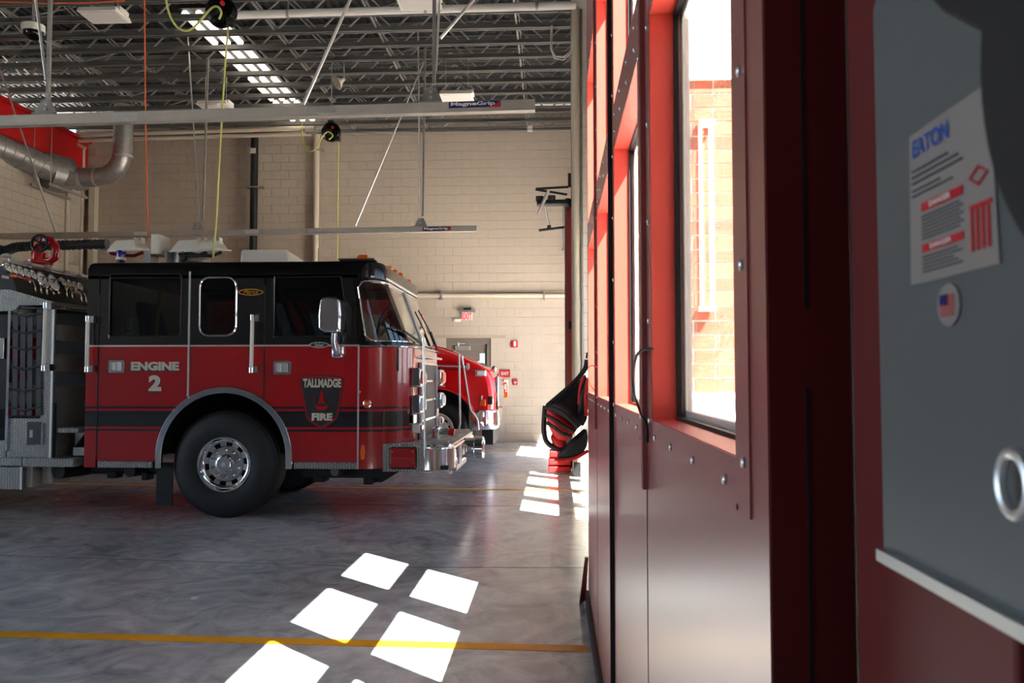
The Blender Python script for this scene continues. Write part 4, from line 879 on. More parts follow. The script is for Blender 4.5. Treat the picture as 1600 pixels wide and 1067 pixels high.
# badge
yb_ = YS-.0015
bd = side('crest', 'livery', [S2(*p) for p in ((467, 590.5), (480, 587), (502, 585.5), (525, 587), (538, 591), (529, 650), (525, 657), (503, 671.5), (482, 658), (478, 652))], [], YS-.0035, .003, 0, fdoor, label='black and red shield crest')
bd.data.materials.clear(); bd.data.materials.append(M['matte'])
def ins(s, dz=0): return [S2(502.5+(x-502.5)*s, 628+(y-628)*s+dz) for x, y in ((467, 590.5), (480, 587), (502, 585.5), (525, 587), (538, 591), (529, 650), (525, 657), (503, 671.5), (482, 658), (478, 652))]
side('crest_border', 'red', ins(.955), [ins(.90)], YS-.0045, .001, 0, bd)
stext('TALLMADGE', 473.5, 591.5, 533, 605.5, .05, shadow=False, par=bd, y=YS-.005)
stext('FIRE', 487, 645.5, 519.5, 657, .06, shadow=False, par=bd, y=YS-.005)
side('crest_emblem', 'red', [S2(*p) for p in ((502.5, 608), (500.5, 616), (498, 630), (491, 633), (503, 629.5), (513, 633), (507, 630), (504.5, 616))], [], YS-.0048, .001, 0, bd)
side('crest_emblem', 'red', [S2(*p) for p in ((491, 632), (497, 634.5), (503, 635.5), (510, 634.5), (514, 632), (510, 638.5), (503, 641), (496, 638.5))], [], YS-.0048, .001, 0, bd)
rg = [S2(502.5+13*math.cos(t), 627+14*math.sin(t)) for t in [2*PI*k/32 for k in range(32)]]; ri = [S2(502.5+12.3*math.cos(t), 627+13.3*math.sin(t)) for t in [2*PI*k/32 for k in range(32)]]
side('crest_ring', 'redlens', rg, [ri], YS-.0042, .001, 0, bd)
def oval(px, py, rx, ry, n=28): return [S2(px+rx*math.cos(2*PI*k/n), py+ry*math.sin(2*PI*k/n)) for k in range(n)]
em = side('oval_emblem', 'gold', oval(392, 456.5, 20, 5.5), [oval(392, 456.5, 17.5, 3.6)], YS-.006, .005, 0, EN, label='gold oval emblem with script lettering')
text('script_lettering', 'Pierce', 'gold', P(380, 459.2, YS-.002), (1, 0, 0), (0, 0, 1), .16, .042, em, .02, .002, shear=.35)
em = side('oval_emblem', 'steel', oval(499, 539, 15.5, 4.6), [], YS-.012, .005, 0, EN, label='silver oval emblem with script lettering')
side('emblem_field', 'matte', oval(499, 539, 13.5, 3.5), [], YS-.0135, .001, 0, em)
text('script_lettering', 'Saber', 'letter', P(491, 541.5, YS-.015), (1, 0, 0), (0, 0, 1), .105, .034, em, .02, .001, shear=.3)
MB().lathe([(-.0, .047), (-.012, .045), (-.016, .034)], P(574, 630.5, YS+.015), (0, 1, 0), 20).build('lamp_ring', 'chrome', EN); MB().ell(P(574, 630.5, YS+.003), .034, .025, .034, 16).build('side_lamp', 'amber', EN, label='round amber side lamp')
MB().prism([P(a, b, YS-.008) for a, b in ((564.5, 696), (567, 694.5), (569.5, 696), (570.5, 708), (569, 718), (564, 718), (562.8, 708))], (0, .02, 0)).build('side_reflector', 'amber', EN, label='amber side reflector')
MB().cyl(P(562, 612, YS-.0), P(562, 612, YS-.01), .012, 10).build('cap_screw', 'chrome', EN)
# cab interior
for x, y in ((SX(455), 8.95), (SX(455), 10.2), (SX(235), 9.0), (SX(235), 10.2)):
    st = MB().box((x-.22, y-.25, 1.5), (x+.25, y+.25, 1.75)).build('cab_seat', 'seat', EN, bevel=.05, segs=3)
    MB().hexa([(x-.30, y-.25, 1.7), (x-.15, y-.25, 1.7), (x-.15, y+.25, 1.7), (x-.30, y+.25, 1.7), (x-.42, y-.2, 2.3), (x-.31, y-.2, 2.3), (x-.31, y+.2, 2.3), (x-.42, y+.2, 2.3)]).build('seat_back', 'seat', st, bevel=.04, segs=3)
MB().bar(P(436, 450, 8.7), P(462, 524, 8.7), .05, .01, (0, 1, 0)).bar(P(458, 470, 8.75), P(490, 524, 8.75), .06, .01, (0, 1, 0)).build('seat_belt', 'darkgrey', EN)
c = P(601, 503, 8.95); MB().tube([c+Vector((.12*math.cos(t)*.6, .22*math.sin(t), .16*math.cos(t))) for t in [2*PI*k/28 for k in range(28)]], .018, 8, closed=True).tube([c, c+Vector((.15, 0, -.35))], .03, 8).ell(c, .06, .07, .05, 12).build('steering_wheel', 'matte', EN)
MB().box((xf-.35, YS+.12, 1.5), (xf-.12, YN-.12, 1.80)).build('dashboard', 'matte', EN, bevel=.04)
MB().tube([P(243, 524, 8.9), P(247, 485, 8.9), P(251, 464, 8.9), P(254, 454, 8.9)], [.028, .022, .024, .035], 10).build('tool_handle', 'yel', EN, label='yellow tool handle seen through the rear window')
MB().cyl(P(201, 524, 8.7), P(201, 496, 8.7), .04, 14).build('flask', 'clear', EN); MB().cyl(P(201, 519, 8.695), P(201, 516, 8.695), .042, 14).build('flask_band', 'gold', EN)
# roof equipment: light heads, box, beacons, unit
ty = 9.3
def head(px, lab):
    def L(a, b, Y): return P(px+a, b, Y)
    mb = MB()
    mb.hexa([L(0, 392, ty-.12), L(49, 389.5, ty-.12), L(70, 391, ty+.32), L(12, 393, ty+.32), L(14, 375.5, ty-.05), L(44, 373.5, ty-.05), L(60, 377, ty+.25), L(18, 377, ty+.25)])
    h = mb.build('light_head', 'white', tw, bevel=.02, segs=3, label=lab)
    MB().hexa([L(-1, 394, ty-.14), L(50, 391.5, ty-.14), L(74, 392, ty+.34), L(12, 395, ty+.34), L(-1, 392, ty-.14), L(50, 389.5, ty-.14), L(74, 390.5, ty+.34), L(12, 393, ty+.34)]).build('lamp_glass', 'clear', h)
    for a in (44, 54): MB().box(L(a, 380, ty-.1), L(a+6, 372.5, ty+.0)).build('hinge_lug', 'white', h, bevel=.008)
    MB().tube([L(6, 395, ty), L(22, 399, ty), L(44, 399.5, ty), L(58, 394, ty)], .02, 8).build('yoke', 'redlens' if px < 200 else 'darkgrey', h)
tw = bpy.data.objects.new('light_tower', None); COL.objects.link(tw); tw.parent = EN; ORG[tw.name] = ORG[EN.name]; tw['label'] = 'white folded light tower on the cab roof'
head(166, 'white flood light head, first'); head(265, 'white flood light head beside the box')
head(288, 'white flood light head furthest forward')
MB().box(P(235, 397, ty-.12), P(266, 371.5, ty+.15)).build('tower_box', 'white', tw, bevel=.01)
q = [P(235, 397, ty-.1), P(238, 396, ty+.1), P(261, 397, ty-.1), P(270, 396, ty+.1)]
MB().box((q[0].x, q[0].y, 2.68), q[1]).build('tower_leg', 'galv', tw); MB().box((q[2].x, q[2].y, 2.68), q[3]).build('tower_leg', 'galv', tw)
q = P(276, 391, ty); MB().tube([(q.x, q.y, 2.68), q], .035, 10).build('tower_leg', 'steel', tw)
MB().tube([P(285, 391, ty), P(291, 396, ty), P(290, 404, ty), P(283, 410, ty)], .02, 8).build('cable_loop', 'matte', tw)
MB().lathe([(0, .2), (.05, .19), (.085, .14), (.1, 0)], P(303, 411, 9.6), (0, 0, 1), 24).build('roof_dome', 'white', EN)
b = P(189, 406.5, 9.2); MB().cyl((b.x, b.y, 2.68), b, .04, 12).build('beacon_post', 'matte', EN); MB().cyl(b, b+Vector((0, 0, .03)), .055, 16).build('beacon_base', 'white', EN); MB().lathe([(.03, .052), (.08, .058), (.11, .05), (.115, 0)], b, (0, 0, 1), 16).build('beacon', 'bluelens', EN, label='blue roof beacon')
y0 = 9.3; u = [P(374.5, 409, y0), P(374.5, 394, y0), P(380, 389.5, y0), P(447, 389.5, y0), P(452, 394, y0), P(452, 409, y0)]
MB().hexa([P(375, 410, y0), P(452, 410, y0), P(478, 410, y0+1.0), P(392, 410, y0+1.0), P(377, 390, y0+.03), P(450, 390, y0+.03), P(462, 399, y0+.9), P(392, 397, y0+.9)]).build('roof_unit', 'white', EN, bevel=.025, segs=3, label='white air conditioning unit on the roof')
for px in (497,): MB().tube([P(497, 408, 9.4), P(497.5, 388, 9.4)], .004, 5).build('antenna', 'matte', EN)
# ------------------------------------------------------------------ pump module behind the cab
xp = SX(80); xq = -7.4; YM = YS+.03; zd = SZ(476); zfl = SZ(720)
MB().box((xq, YM, zfl), (SX(8.5), YM+.03, SZ(690))).box((SX(11), YM, zfl), (xp, YM+.03, SZ(655))).box((SX(62), YM, SZ(655)), (xp, YM+.03, SZ(473))).build('pump_side', 'diamond', EN, label='tread plate pump module side')
MB().prism([(SX(x), YM-.002, SZ(y)) for x, y in ((-60, 484), (18, 484), (24, 475), (65, 475), (66, 478), (80, 478), (80, 471), (40, 459), (8, 450), (-60, 450))], (0, .02, 0)).build('side_apron', 'diamond', EN)
MB().box((xq, YM+.7, zfl), (xp-.05, YN-.1, SZ(476))).build('module_core', 'under', EN)
MB().box((xq, YM+.03, zfl), (xp-.06, YM+.72, zfl+.04)).box((xq, YM+.03, SZ(480)), (xp-.06, YM+.72, SZ(478))).build('locker_shelf', 'darkgrey', EN)
MB().box((SX(-40), YM-.004, SZ(640)), (SX(9), YM, SZ(490))).build('locker_panel', 'black', EN)
MB().box((SX(9), YM-.02, SZ(706)), (SX(13), YM+.02, SZ(484))).build('door_post', 'chrome', EN)
MB().box((SX(-4), YM-.03, SZ(560)), (SX(4.5), YM-.004, SZ(527))).build('latch', 'chrome', EN, bevel=.006)
# crosswise front face of the module, with two open lockers
ff = lambda u, v, w_: (xp-w_, u, v)
plate('module_front', 'diamond', [(YM, zfl), (YN-.1, zfl), (YN-.1, zd), (YM, zd)], [[(Q(88, 500, xp).y, SZ(505)), (YN-.4, SZ(505)), (YN-.4, SZ(480)), (Q(88, 500, xp).y, SZ(480))], [(Q(86, 560, xp).y, SZ(552)), (YN-.4, SZ(552)), (YN-.4, SZ(530)), (Q(86, 560, xp).y, SZ(530))], [(Q(87, 590, xp).y, SZ(604)), (YN-.4, SZ(604)), (YN-.4, SZ(580)), (Q(87, 590, xp).y, SZ(580))]], ff, .03, EN, label='tread plate front of the pump module')
MB().box((xp-.02, YM-.012, zfl), (xp+.006, YM+.01, SZ(476))).build('module_post', 'steel', EN)
MB().box((xp+.002, YM+.01, zfl), (xp+.03, YM+.03, SZ(630))).build('black_seal', 'matte', EN)
# apron and instrument panel across the truck
XG = -5.74
gz_t, gz_b = Q(135, 440, XG).z+.06, Q(135, 479, XG).z+.0
y0_, y1_ = YS+.12, YN-.15
MB().hexa([(xp, YM, zd-.01), (xp, y1_, zd-.01), (XG+.02, y1_, gz_b-.02), (XG+.02, YM, gz_b-.02), (xp, YM, zd+.01), (xp, y1_, zd+.01), (XG+.02, y1_, gz_b), (XG+.02, YM, gz_b)]).build('panel_apron', 'diamond', EN)
def gp(y, t, o=0.): return Vector((XG-.12*t+o*.93, y, gz_b+(gz_t-gz_b)*t+o*.37))
MB().hexa([gp(y0_, 0), gp(y1_, 0), gp(y1_, 0, -.2), gp(y0_, 0, -.2), gp(y0_, 1), gp(y1_, 1), gp(y1_, 1, -.2), gp(y0_, 1, -.2)]).build('gauge_panel', 'matte', EN, bevel=.01, label='black instrument panel with white gauges')
gpo = [o for o in bpy.data.objects if o.name.startswith('gauge_panel')][-1]
nrm = Vector((.93, 0, .37)).normalized()
def onp(px, py):
    p = Q(px, py, XG); t = (p.z-gz_b)/(gz_t-gz_b)
    for _ in range(4): p = Q(px, py, XG-.12*t); t = (p.z-gz_b)/(gz_t-gz_b)
    return p
for px, py, r in ((9.4, 418, .062), (20, 421.5, .062), (29.6, 424, .062), (39.6, 427.5, .06), (49.5, 430, .06), (64, 438, .105), (81, 442, .105), (98, 442.5, .056), (107, 444.5, .056), (115, 446.5, .056), (123, 448.5, .056)):
    c = onp(px, py)+nrm*.004
    g = MB().lathe([(0, r), (.016, r), (.02, r*.86), (.008, r*.82), (.008, 0)], c, nrm, 24).build('gauge', 'chrome', gpo)
    MB().lathe([(.010, 0), (.010, r*.84)], c, nrm, 24).build('gauge_face', 'dial', gpo)
    MB().bar(c+nrm*.013+Vector((0, -.4*r, -.5*r)), c+nrm*.013+Vector((0, .3*r, .3*r)), r*.12, .002, nrm).bar(c+nrm*.013+Vector((0, -.5*r, .3*r)), c+nrm*.013+Vector((0, .5*r, .35*r)), r*.1, .002, nrm).build('gauge_needle', 'matte', gpo)
for px, py in ((48, 450), (57, 452), (66, 454), (98, 459), (106, 461), (121, 466), (128, 468)):
    c = onp(px, py); MB().tube([c+Vector((0, 0, .07))+nrm*.02, c+nrm*.05, c+Vector((0, .0, -.06))+nrm*.06], .010, 6).ell(c+Vector((0, 0, -.06))+nrm*.06, .016, .016, .016, 8).build('valve_lever', 'chrome', gpo)
for px, py, m in ((43, 441, 'chrome'), (76, 453, 'chrome'), (80, 459, 'chrome'), (88, 458, 'chrome'), (103, 449, 'gold'), (109, 451, 'gold'), (114, 452, 'chrome'), (101, 453, 'chrome'), (117, 457, 'paper'), (93, 437, 'paper')):
    c = onp(px, py); MB().lathe([(0, .025), (.03, .022), (.035, 0)], c, nrm, 12).build('switch_knob', m, gpo)
for px, py, m in ((21, 431, 'amber'), (32, 433, 'redlens'), (42, 436, 'printred'), (51, 438, 'redlens'), (8, 433, 'paper'), (112, 457, 'gold'), (118, 452, 'bluelens'), (124, 455, 'redlens')):
    c = onp(px, py)+nrm*.003; MB().box(c+Vector((-.004, -.05, -.014)), c+Vector((.004, .05, .014))).build('name_tag', m, gpo)
MB().bar(gp(y0_-.05, 1.03, .03), gp(y1_, 1.03, .03), .035, .02, nrm).build('panel_visor', 'steel', EN)
for px, py in ((5, 404), (36, 415), (67, 422), (98, 430), (118, 436)): c = onp(px, py-3)+nrm*.04; MB().lathe([(-.02, .05), (.01, .045), (.025, 0)], c, (0, 0, 1), 16).build('panel_lamp', 'galv', EN)
# cargo net and what lies behind it
for k, px in enumerate((20, 32, 43, 57)): MB().bar((SX(px), YM-.01, SZ(482+6*(k in (1, 2)))), (SX(px+3), YM-.015, SZ(650)), .055, .008, (0, 1, 0)).build('net_strap', 'darkgrey', EN)
for py in (491, 518, 544, 575, 610, 640): MB().tube([(SX(14), YM-.006, SZ(py-3)), (SX(38), YM-.018, SZ(py+2)), (SX(64), YM-.006, SZ(py-4))], .016, 6).build('net_strap', 'darkgrey', EN)
for px, py, rx, rz, m in ((35, 482, .13, .07, 'paper'), (38, 500, .10, .10, 'paper'), (55, 500, .10, .08, 'paper'), (30, 512, .12, .07, 'seat'), (56, 545, .10, .12, 'canvas'), (30, 555, .14, .1, 'redlens'), (60, 615, .07, .12, 'white'), (35, 620, .15, .1, 'paper'), (36, 640, .07, .06, 'canvas'), (50, 641, .07, .06, 'canvas'), (28, 580, .12, .12, 'bright')):
    MB().ell(P(px, py, YM+.22), rx, .14, rz, 14).build('stowed_gear', m, EN)
MB().prism([(SX(42), YM-.003, SZ(697)), (SX(65), YM-.003, SZ(696)), (SX(65), YM-.003, SZ(660)), (SX(42), YM-.003, SZ(660))], (0, .003, 0)).build('side_hatch', 'darkgrey', EN); MB().box((SX(46), YM-.006, SZ(685)), (SX(51), YM-.002, SZ(673))).build('hatch_label', 'letter', EN)
MB().box((SX(65.5), YM-.02, SZ(695)), (SX(67.5), YM-.002, SZ(662))).build('hatch_handle', 'chrome', EN)
# steps and running board
MB().box((xq, YS-.05, SZ(729)), (SX(42), YS+.6, SZ(716))).build('running_board', 'diamond', EN, bevel=.006, label='tread plate running board'); MB().box((SX(43), YS-.05, SZ(730.5)), (SX(121), YS+.6, SZ(717))).build('running_board', 'diamond', EN, bevel=.006, label='tread plate running board')
MB().box((xp+.03, YS+.06, SZ(678)), (SX(119), YS+.5, SZ(670))).build('cab_step', 'diamond', EN, bevel=.006, label='tread plate step in the walkway')
MB().prism([(SX(102), YS+.2, SZ(679)), (SX(118), YS+.2, SZ(679)), (SX(102), YS+.2, SZ(700))], (0, .02, 0)).box((SX(104), YS+.15, SZ(715)), (SX(124), YS+.4, SZ(702))).build('step_bracket', 'galv', EN)
MB().box((xp, YM+.62, zfl), (xr, YM+.66, SZ(625))).build('walkway_riser', 'diamond', EN)
MB().cyl(P(110, 634, YM+.6), P(110, 634, YM+.56), .05, 6).cyl(P(108, 634, YM+.6), P(108, 634, YM+.54), .025, 12).build('drain_plug', 'alu', EN)
MB().box((xq, YS+.0, SZ(767)), (SX(38), YS+.6, SZ(731))).build('under_locker', 'diamond', EN, bevel=.006, label='tread plate locker below the running board'); MB().box((SX(36), YS-.008, SZ(767)), (SX(39), YS, SZ(731))).build('locker_edge', 'steel', EN)
MB().box((SX(39.5), YS+.05, SZ(764)), (SX(50), YS+.5, SZ(729))).build('locker_return', 'alu', EN); MB().box((SX(54), YS+.15, SZ(762)), (SX(72), YS+.5, SZ(730))).build('side_tank', 'alu', EN, bevel=.02)
# rear wheel out of the picture carries the body
MB().lathe([(0, .29), (0, Rt-.05), (.06, Rt), (.5, Rt), (.56, Rt-.05), (.56, .1)], (-7.9, YS+.05, Rt), (0, 1, 0), 40).build('tyre', 'rubber', EN)
MB().box((-9.6, YS+.05, .7), (xq, YN-.05, 2.3)).build('hose_body', 'red', EN, bevel=.02)
# water monitor on the module roof
mo = bpy.data.objects.new('water_monitor', None); COL.objects.link(mo); mo.parent = EN; ORG[mo.name] = ORG[EN.name]; mo['label'] = 'bright red water monitor with black hand wheel'
c = P(66, 414, 9.4); Yc = 9.4
MB().lathe([(-.16, .13), (.0, .13), (.01, .15), (.05, .15), (.06, .09), (.14, .085), (.15, .075), (.2, .07)], c+Vector((-.04, 0, 0)), (0, 0, 1), 24).build('monitor_base', 'bright', mo)
MB().tube([P(58, 402, Yc), P(58, 390, Yc), P(60, 380, Yc+.03), P(70, 374.5, Yc), P(79, 376, Yc), P(86, 383, Yc), P(87.5, 393, Yc), P(85, 403, Yc), P(78, 408, Yc), P(68, 408, Yc)], [.065, .06, .055, .05, .048, .048, .048, .048, .045, .045], 14).build('monitor_elbow', 'bright', mo)
wc = P(62, 380, Yc-.16); wr_ = .095
MB().tube([wc+Vector((wr_*math.cos(t), -.0, wr_*math.sin(t))) for t in [2*PI*k/24 for k in range(24)]], .016, 8, closed=True).ell(wc, .03, .02, .03, 12).cyl(wc, wc+Vector((0, .14, 0)), .02, 8).build('hand_wheel', 'matte', mo)
for k in range(5): t = 2*PI*k/5; MB().cyl(wc, wc+Vector((wr_*math.cos(t), 0, wr_*math.sin(t))), .012, 8).build('wheel_spoke', 'matte', mo)
MB().box((xq, y0_+.1, gz_b-.1), (XG-.2, y1_-.1, gz_t-.02)).build('module_roof', 'galv', EN)
# ================================================================== SECOND TRUCK
Y2, Y2F = 14.6, 16.9
def U(px): return P(px, 590, Y2).x
def V(py): return P(720, py, Y2).z
T2 = thing('red_truck', (U(690), 15.8, 0), 'bright red bonneted truck parked behind the engine, only its hood and wheel showing', 'truck')
ax_, az_ = U(683), .56; ra = .72
ar = [(ax_+ra*math.cos(t), az_+ra*math.sin(t)) for t in [PI*1.02-PI*1.0*k/18 for k in range(19)]]
front = [(U(737), V(662)), (U(773), V(640)), (U(774.5), V(615)), (U(771), V(592)), (U(764), V(578)), (U(752), V(571)), (U(735), V(563)), (U(715), V(554)), (U(690), V(545)), (U(668), V(539)), (U(640), V(534))]
poly = [(U(640), .62), (ar[0][0], .62)]+ar+[(ar[-1][0]+.04, az_+.05)]+[(U(748), V(640)), (U(772), V(640))]+front[2:]
top = front[::-1]          # from the windscreen forward and down the nose
def inset(pts, q):
    out_ = []
    for i, (x, z) in enumerate(pts):
        x0_, z0_ = pts[max(i-1, 0)]; x1_, z1_ = pts[min(i+1, len(pts)-1)]; L_ = math.hypot(x1_-x0_, z1_-z0_)
        out_.append((x+(z1_-z0_)/L_*q, z-(x1_-x0_)/L_*q))
    return out_
tq = inset(top[:-1], .13)
side_poly = [(U(640), .62), (ar[0][0], .62)]+ar+[(ar[-1][0]+.04, az_+.05), (U(748), V(641)), (tq[-1][0], V(641))]+tq[::-1]
hd = plate('hood', 'truckred', side_poly, [], lambda u, v, w_: (u, Y2+w_, v), .04, T2)
mb = MB(); secs = [(0., .13), (.025, .075), (.065, .03), (.13, .005), (.2, 0), (2.1, 0), (2.17, .005), (2.235, .03), (2.275, .075), (2.3, .13)]
for y_, q_ in secs: mb.v += [Vector((x, Y2+y_, z)) for x, z in inset(top[:-1], q_)]
n_ = len(top)-1
for i in range(len(secs)-1): mb.f += [(i*n_+k, i*n_+k+1, (i+1)*n_+k+1, (i+1)*n_+k) for k in range(n_-1)]
mb.m = [0]*len(mb.f); mb.build('hood_skin', 'truckred', T2)
MB().tube([(u, Y2-.012, v) for u, v in ar], .03, 8).build('arch_lip', 'truckred', T2)
# raised hood centre and side crease
MB().prism([(U(640), Y2+.35, V(531)), (U(690), Y2+.35, V(542)), (U(745), Y2+.40, V(566)), (U(745), Y2+.40, V(580)), (U(640), Y2+.35, V(560))], (0, 1.6, 0)).build('hood_crown', 'truckred', T2, bevel=.06, segs=3)
cab2 = plate('cab_shell', 'truckred', [(-6.2, .7), (U(640)+.02, .7), (U(640)+.02, 1.95), (U(640)-.25, 2.75), (U(640)-.5, 2.85), (-6.2, 2.85)], [[(-4.2, 2.0), (U(640)-.35, 2.0), (U(640)-.5, 2.6), (-4.2, 2.6)]], lambda u, v, w_: (u, Y2+.05+w_, v), .06, T2)
MB().box((-6.2, Y2+.12, .7), (-4.6, Y2F-.05, 2.85)).box((-6.2, Y2F-.12, .7), (U(640), Y2F-.06, 2.0)).build('cab_body', 'truckred', T2, bevel=.03)
MB().hexa([(U(640)-.02, Y2+.12, 1.93), (U(640)-.02, Y2F-.12, 1.93), (U(640), Y2F-.12, 1.93), (U(640), Y2+.12, 1.93), (U(640)-.30, Y2+.12, 2.75), (U(640)-.30, Y2F-.12, 2.75), (U(640)-.28, Y2F-.12, 2.75), (U(640)-.28, Y2+.12, 2.75)]).build('windscreen', 'shield', T2)
MB().box((-4.65, Y2+.1, 2.76), (U(640)-.25, Y2F-.1, 2.86)).build('cab_roof', 'truckred', T2, bevel=.03)
MB().box(P(653, 498, Y2+.6), P(662, 491, Y2+.8)).build('roof_beacon', 'redlens', T2, bevel=.02)
wheel(T2, (ax_, Y2+.06, .53), .53, .292, .32, (0, 1, 0), 'white', True, 8)
MB().lathe([(0, .29), (0, .48), (.05, .53), (.27, .53), (.32, .48), (.32, .1)], (ax_, Y2F-.38, .53), (0, 1, 0), 40).build('tyre', 'rubber', T2)
MB().box((ax_-.75, Y2+.45, .5), (ax_+.70, Y2F-.45, 1.5)).build('engine_bay', 'under', T2); MB().box((-9, Y2+.6, .5), (ax_-.5, Y2F-.6, .8)).build('frame_rail', 'under', T2)
for yy in (Y2+.06,): MB().lathe([(0, .29), (0, .48), (.05, .53), (.5, .53), (.55, .48), (.55, .1)], (-8.2, yy, .53), (0, 1, 0), 32).build('tyre', 'rubber', T2)
MB().box((-9.2, Y2+.1, .8), (-6.25, Y2F-.1, 2.6)).build('rear_body', 'truckred', T2, bevel=.03)
# bumper, lamps, grille
bz0_, bz1_ = V(671), V(641)
out2 = [(U(737), Y2-.02), (U(752), Y2-.03), (U(763), Y2+.02), (U(771), Y2+.15), (U(775), Y2+.4), (U(777), 15.7), (U(775), Y2F-.4), (U(768), Y2F)]
f = MB()
for x, y in out2: f.v += [Vector((x, y, bz0_)), Vector((x+.02, y-.01, bz0_+.06)), Vector((x+.02, y-.01, bz1_-.05)), Vector((x, y, bz1_))]
for i in range(len(out2)-1): f.f += [(i*4+k, (i+1)*4+k, (i+1)*4+k+1, i*4+k+1) for k in range(3)]
f.m = [0]*len(f.f); f.build('front_bumper', 'chrome', T2, label='chrome front bumper')
MB().box((U(733), Y2+.0, bz0_-.02), (U(745), Y2+.06, bz1_)).build('bumper_bracket', 'galv', T2); MB().lathe([(0, .05), (-.03, .045), (-.035, 0)], P(739.5, 652, Y2-.0), (0, 1, 0), 14).build('turn_lamp', 'amber', T2)
MB().hexa([P(750, 634, Y2-.02), P(771, 632, Y2+.12), P(771, 632, Y2+.3), P(750, 634, Y2+.3), P(752, 617, Y2-.02), P(769, 617, Y2+.12), P(769, 617, Y2+.3), P(752, 617, Y2+.3)]).build('head_lamp', 'clear', T2, bevel=.02)
MB().box(P(751, 634, Y2-.045), P(759, 624, Y2)).build('lamp_lens', 'amber', T2, bevel=.01); MB().box(P(762, 632, Y2-.01), P(770, 619, Y2+.1)).build('lamp_dark', 'matte', T2, bevel=.01)
MB().box(P(742, 588, Y2-.06), P(760.5, 577.5, Y2+.04)).build('side_lamp', 'chrome', T2, bevel=.02); MB().box(P(745, 586, Y2-.075), P(758, 579.5, Y2-.05)).build('lamp_lens', 'clear', T2, bevel=.01)
MB().box((U(771)+.0, Y2+.35, V(636)), (U(777), Y2F-.35, V(588))).build('grille', 'chrome', T2, bevel=.02, label='chrome grille'); MB().tube([P(777, 640, Y2+.3), P(776, 610, Y2+.3), P(771, 590, Y2+.35)], .02, 8).build('grille_edge', 'matte', T2)
MB().ell(P(772, 576, Y2+.5), .06, .07, .06, 12).build('hood_mirror', 'chrome', T2)
MB().box(P(777, 637, 15.6), P(783, 633, 15.8)).build('marker_lamp', 'amber', T2); MB().box(P(776, 657, 15.2), P(781, 645, 15.5)).build('tow_hook', 'darkgrey', T2)
MB().tube([P(747.5, 672, Y2-.08), P(746.5, 657, Y2-.09), P(742, 649, Y2-.09), P(735, 640, Y2-.09), P(722, 559, Y2-.1)], .017, 8).cyl(P(722, 562, Y2-.1), P(721.8, 556, Y2-.1), .022, 8).build('guide_pole', 'steel', T2, label='bent steel guide pole')
MB().tube([P(676, 571, Y2-.12), P(731, 573, Y2-.08)], .016, 8).cyl(P(731, 576, Y2-.1), P(731, 569, Y2), .03, 8).build('hood_bar', 'steel', T2); MB().tube([P(688, 570, Y2-.01), P(689, 577, Y2-.01), P(716, 578, Y2-.01)], .01, 6).build('hood_handle', 'matte', T2)
MB().ell(P(676, 571, Y2-.12), .07, .05, .05, 12).build('bar_knob', 'gold', T2)
MB().box(P(684, 605.5, Y2-.02), P(696, 602.5, Y2)).build('hood_badge', 'letter', T2)
MB().tube([P(656, 548, Y2-.2), P(664, 510, Y2-.25), P(668, 520, Y2-.25), P(672, 560, Y2-.2), P(680, 568, Y2-.1)], .016, 8).build('mirror_frame', 'matte', T2); MB().box(P(655, 536, Y2-.22), P(664, 503, Y2-.15)).build('side_mirror', 'chrome', T2, bevel=.02)
MB().box((U(768), Y2+.4, bz0_-.3), (U(750), Y2F-.4, bz0_)).build('front_skirt', 'under', T2)
# ================================================================== BAG ON THE DOOR
by = 5.8
BG = thing('gear_bag', P(885, 720, by), 'red and black gear bag hanging open from the far end of the near red door', 'bag')
def pp(l, Y): return [P(a, b, Y) for a, b in l]
MB().pillow(pp([(916, 578), (908, 592), (890, 606), (872, 622), (854, 634), (866, 640), (890, 655), (906, 668), (920, 668), (921, 600)], by+.05), (0, 1, 0), .10).build('back_panel', 'bagblack', BG, sub=1)
MB().pillow(pp([(917, 590), (912, 602), (905, 625), (900, 650), (912, 655), (921, 640), (921, 600)], by-.05), (0, 1, 0), .06).build('lining', 'hose', BG, sub=1)
MB().pillow(pp([(852, 634), (862, 636), (880, 646), (898, 660), (904, 668), (901, 674), (896, 678), (888, 690), (872, 690), (860, 676), (853, 655)], by-.10), (0, 1, 0), .14).build('front_pouch', 'canvas', BG, sub=1, label='red zipped front pouch')
for l in ([(853, 635), (866, 638), (884, 649), (903, 669)], [(852, 648), (864, 654), (880, 665), (898, 674)], [(854, 660), (866, 668), (880, 678), (894, 681)]): MB().tube(smooth(pp(l, by-.19), 4), .012, 8).build('zipper', 'bagblack', BG)
MB().tube(smooth(pp([(852, 634), (868, 641), (888, 652), (904, 668)], by-.16), 4), .02, 8).build('pouch_rim', 'bagblack', BG)
MB().pillow(pp([(858, 678), (868, 676), (888, 686), (886, 702), (872, 703), (862, 694)], by-.02), (0, 1, 0), .14).build('lower_pocket', 'canvas', BG, sub=1, label='red lower pocket')
MB().box(P(874, 677, by-.19), P(887, 675, by-.17)).build('sewn_label', 'darkgrey', BG)
MB().pillow(pp([(866, 716), (872, 708), (888, 690), (906, 674), (920, 662), (920, 702), (908, 710), (886, 718)], by-.08), (0, 1, 0), .12).build('lower_flap', 'bagblack', BG, sub=1)
MB().tube(smooth(pp([(866, 717), (884, 719), (904, 713), (919, 704)], by-.10), 4), .012, 8).build('flap_piping', 'canvas', BG, label='red piping')
MB().tube(smooth(pp([(852, 634), (850.5, 650), (850, 672), (853, 688), (862, 697), (874, 700), (884, 694)], by-.05), 4), .018, 8).build('carry_strap', 'bagblack', BG)
MB().tube(smooth(pp([(917, 562), (913, 578), (896, 598), (876, 616), (856, 633)], by), 4), .016, 8).build('shoulder_strap', 'bagblack', BG)
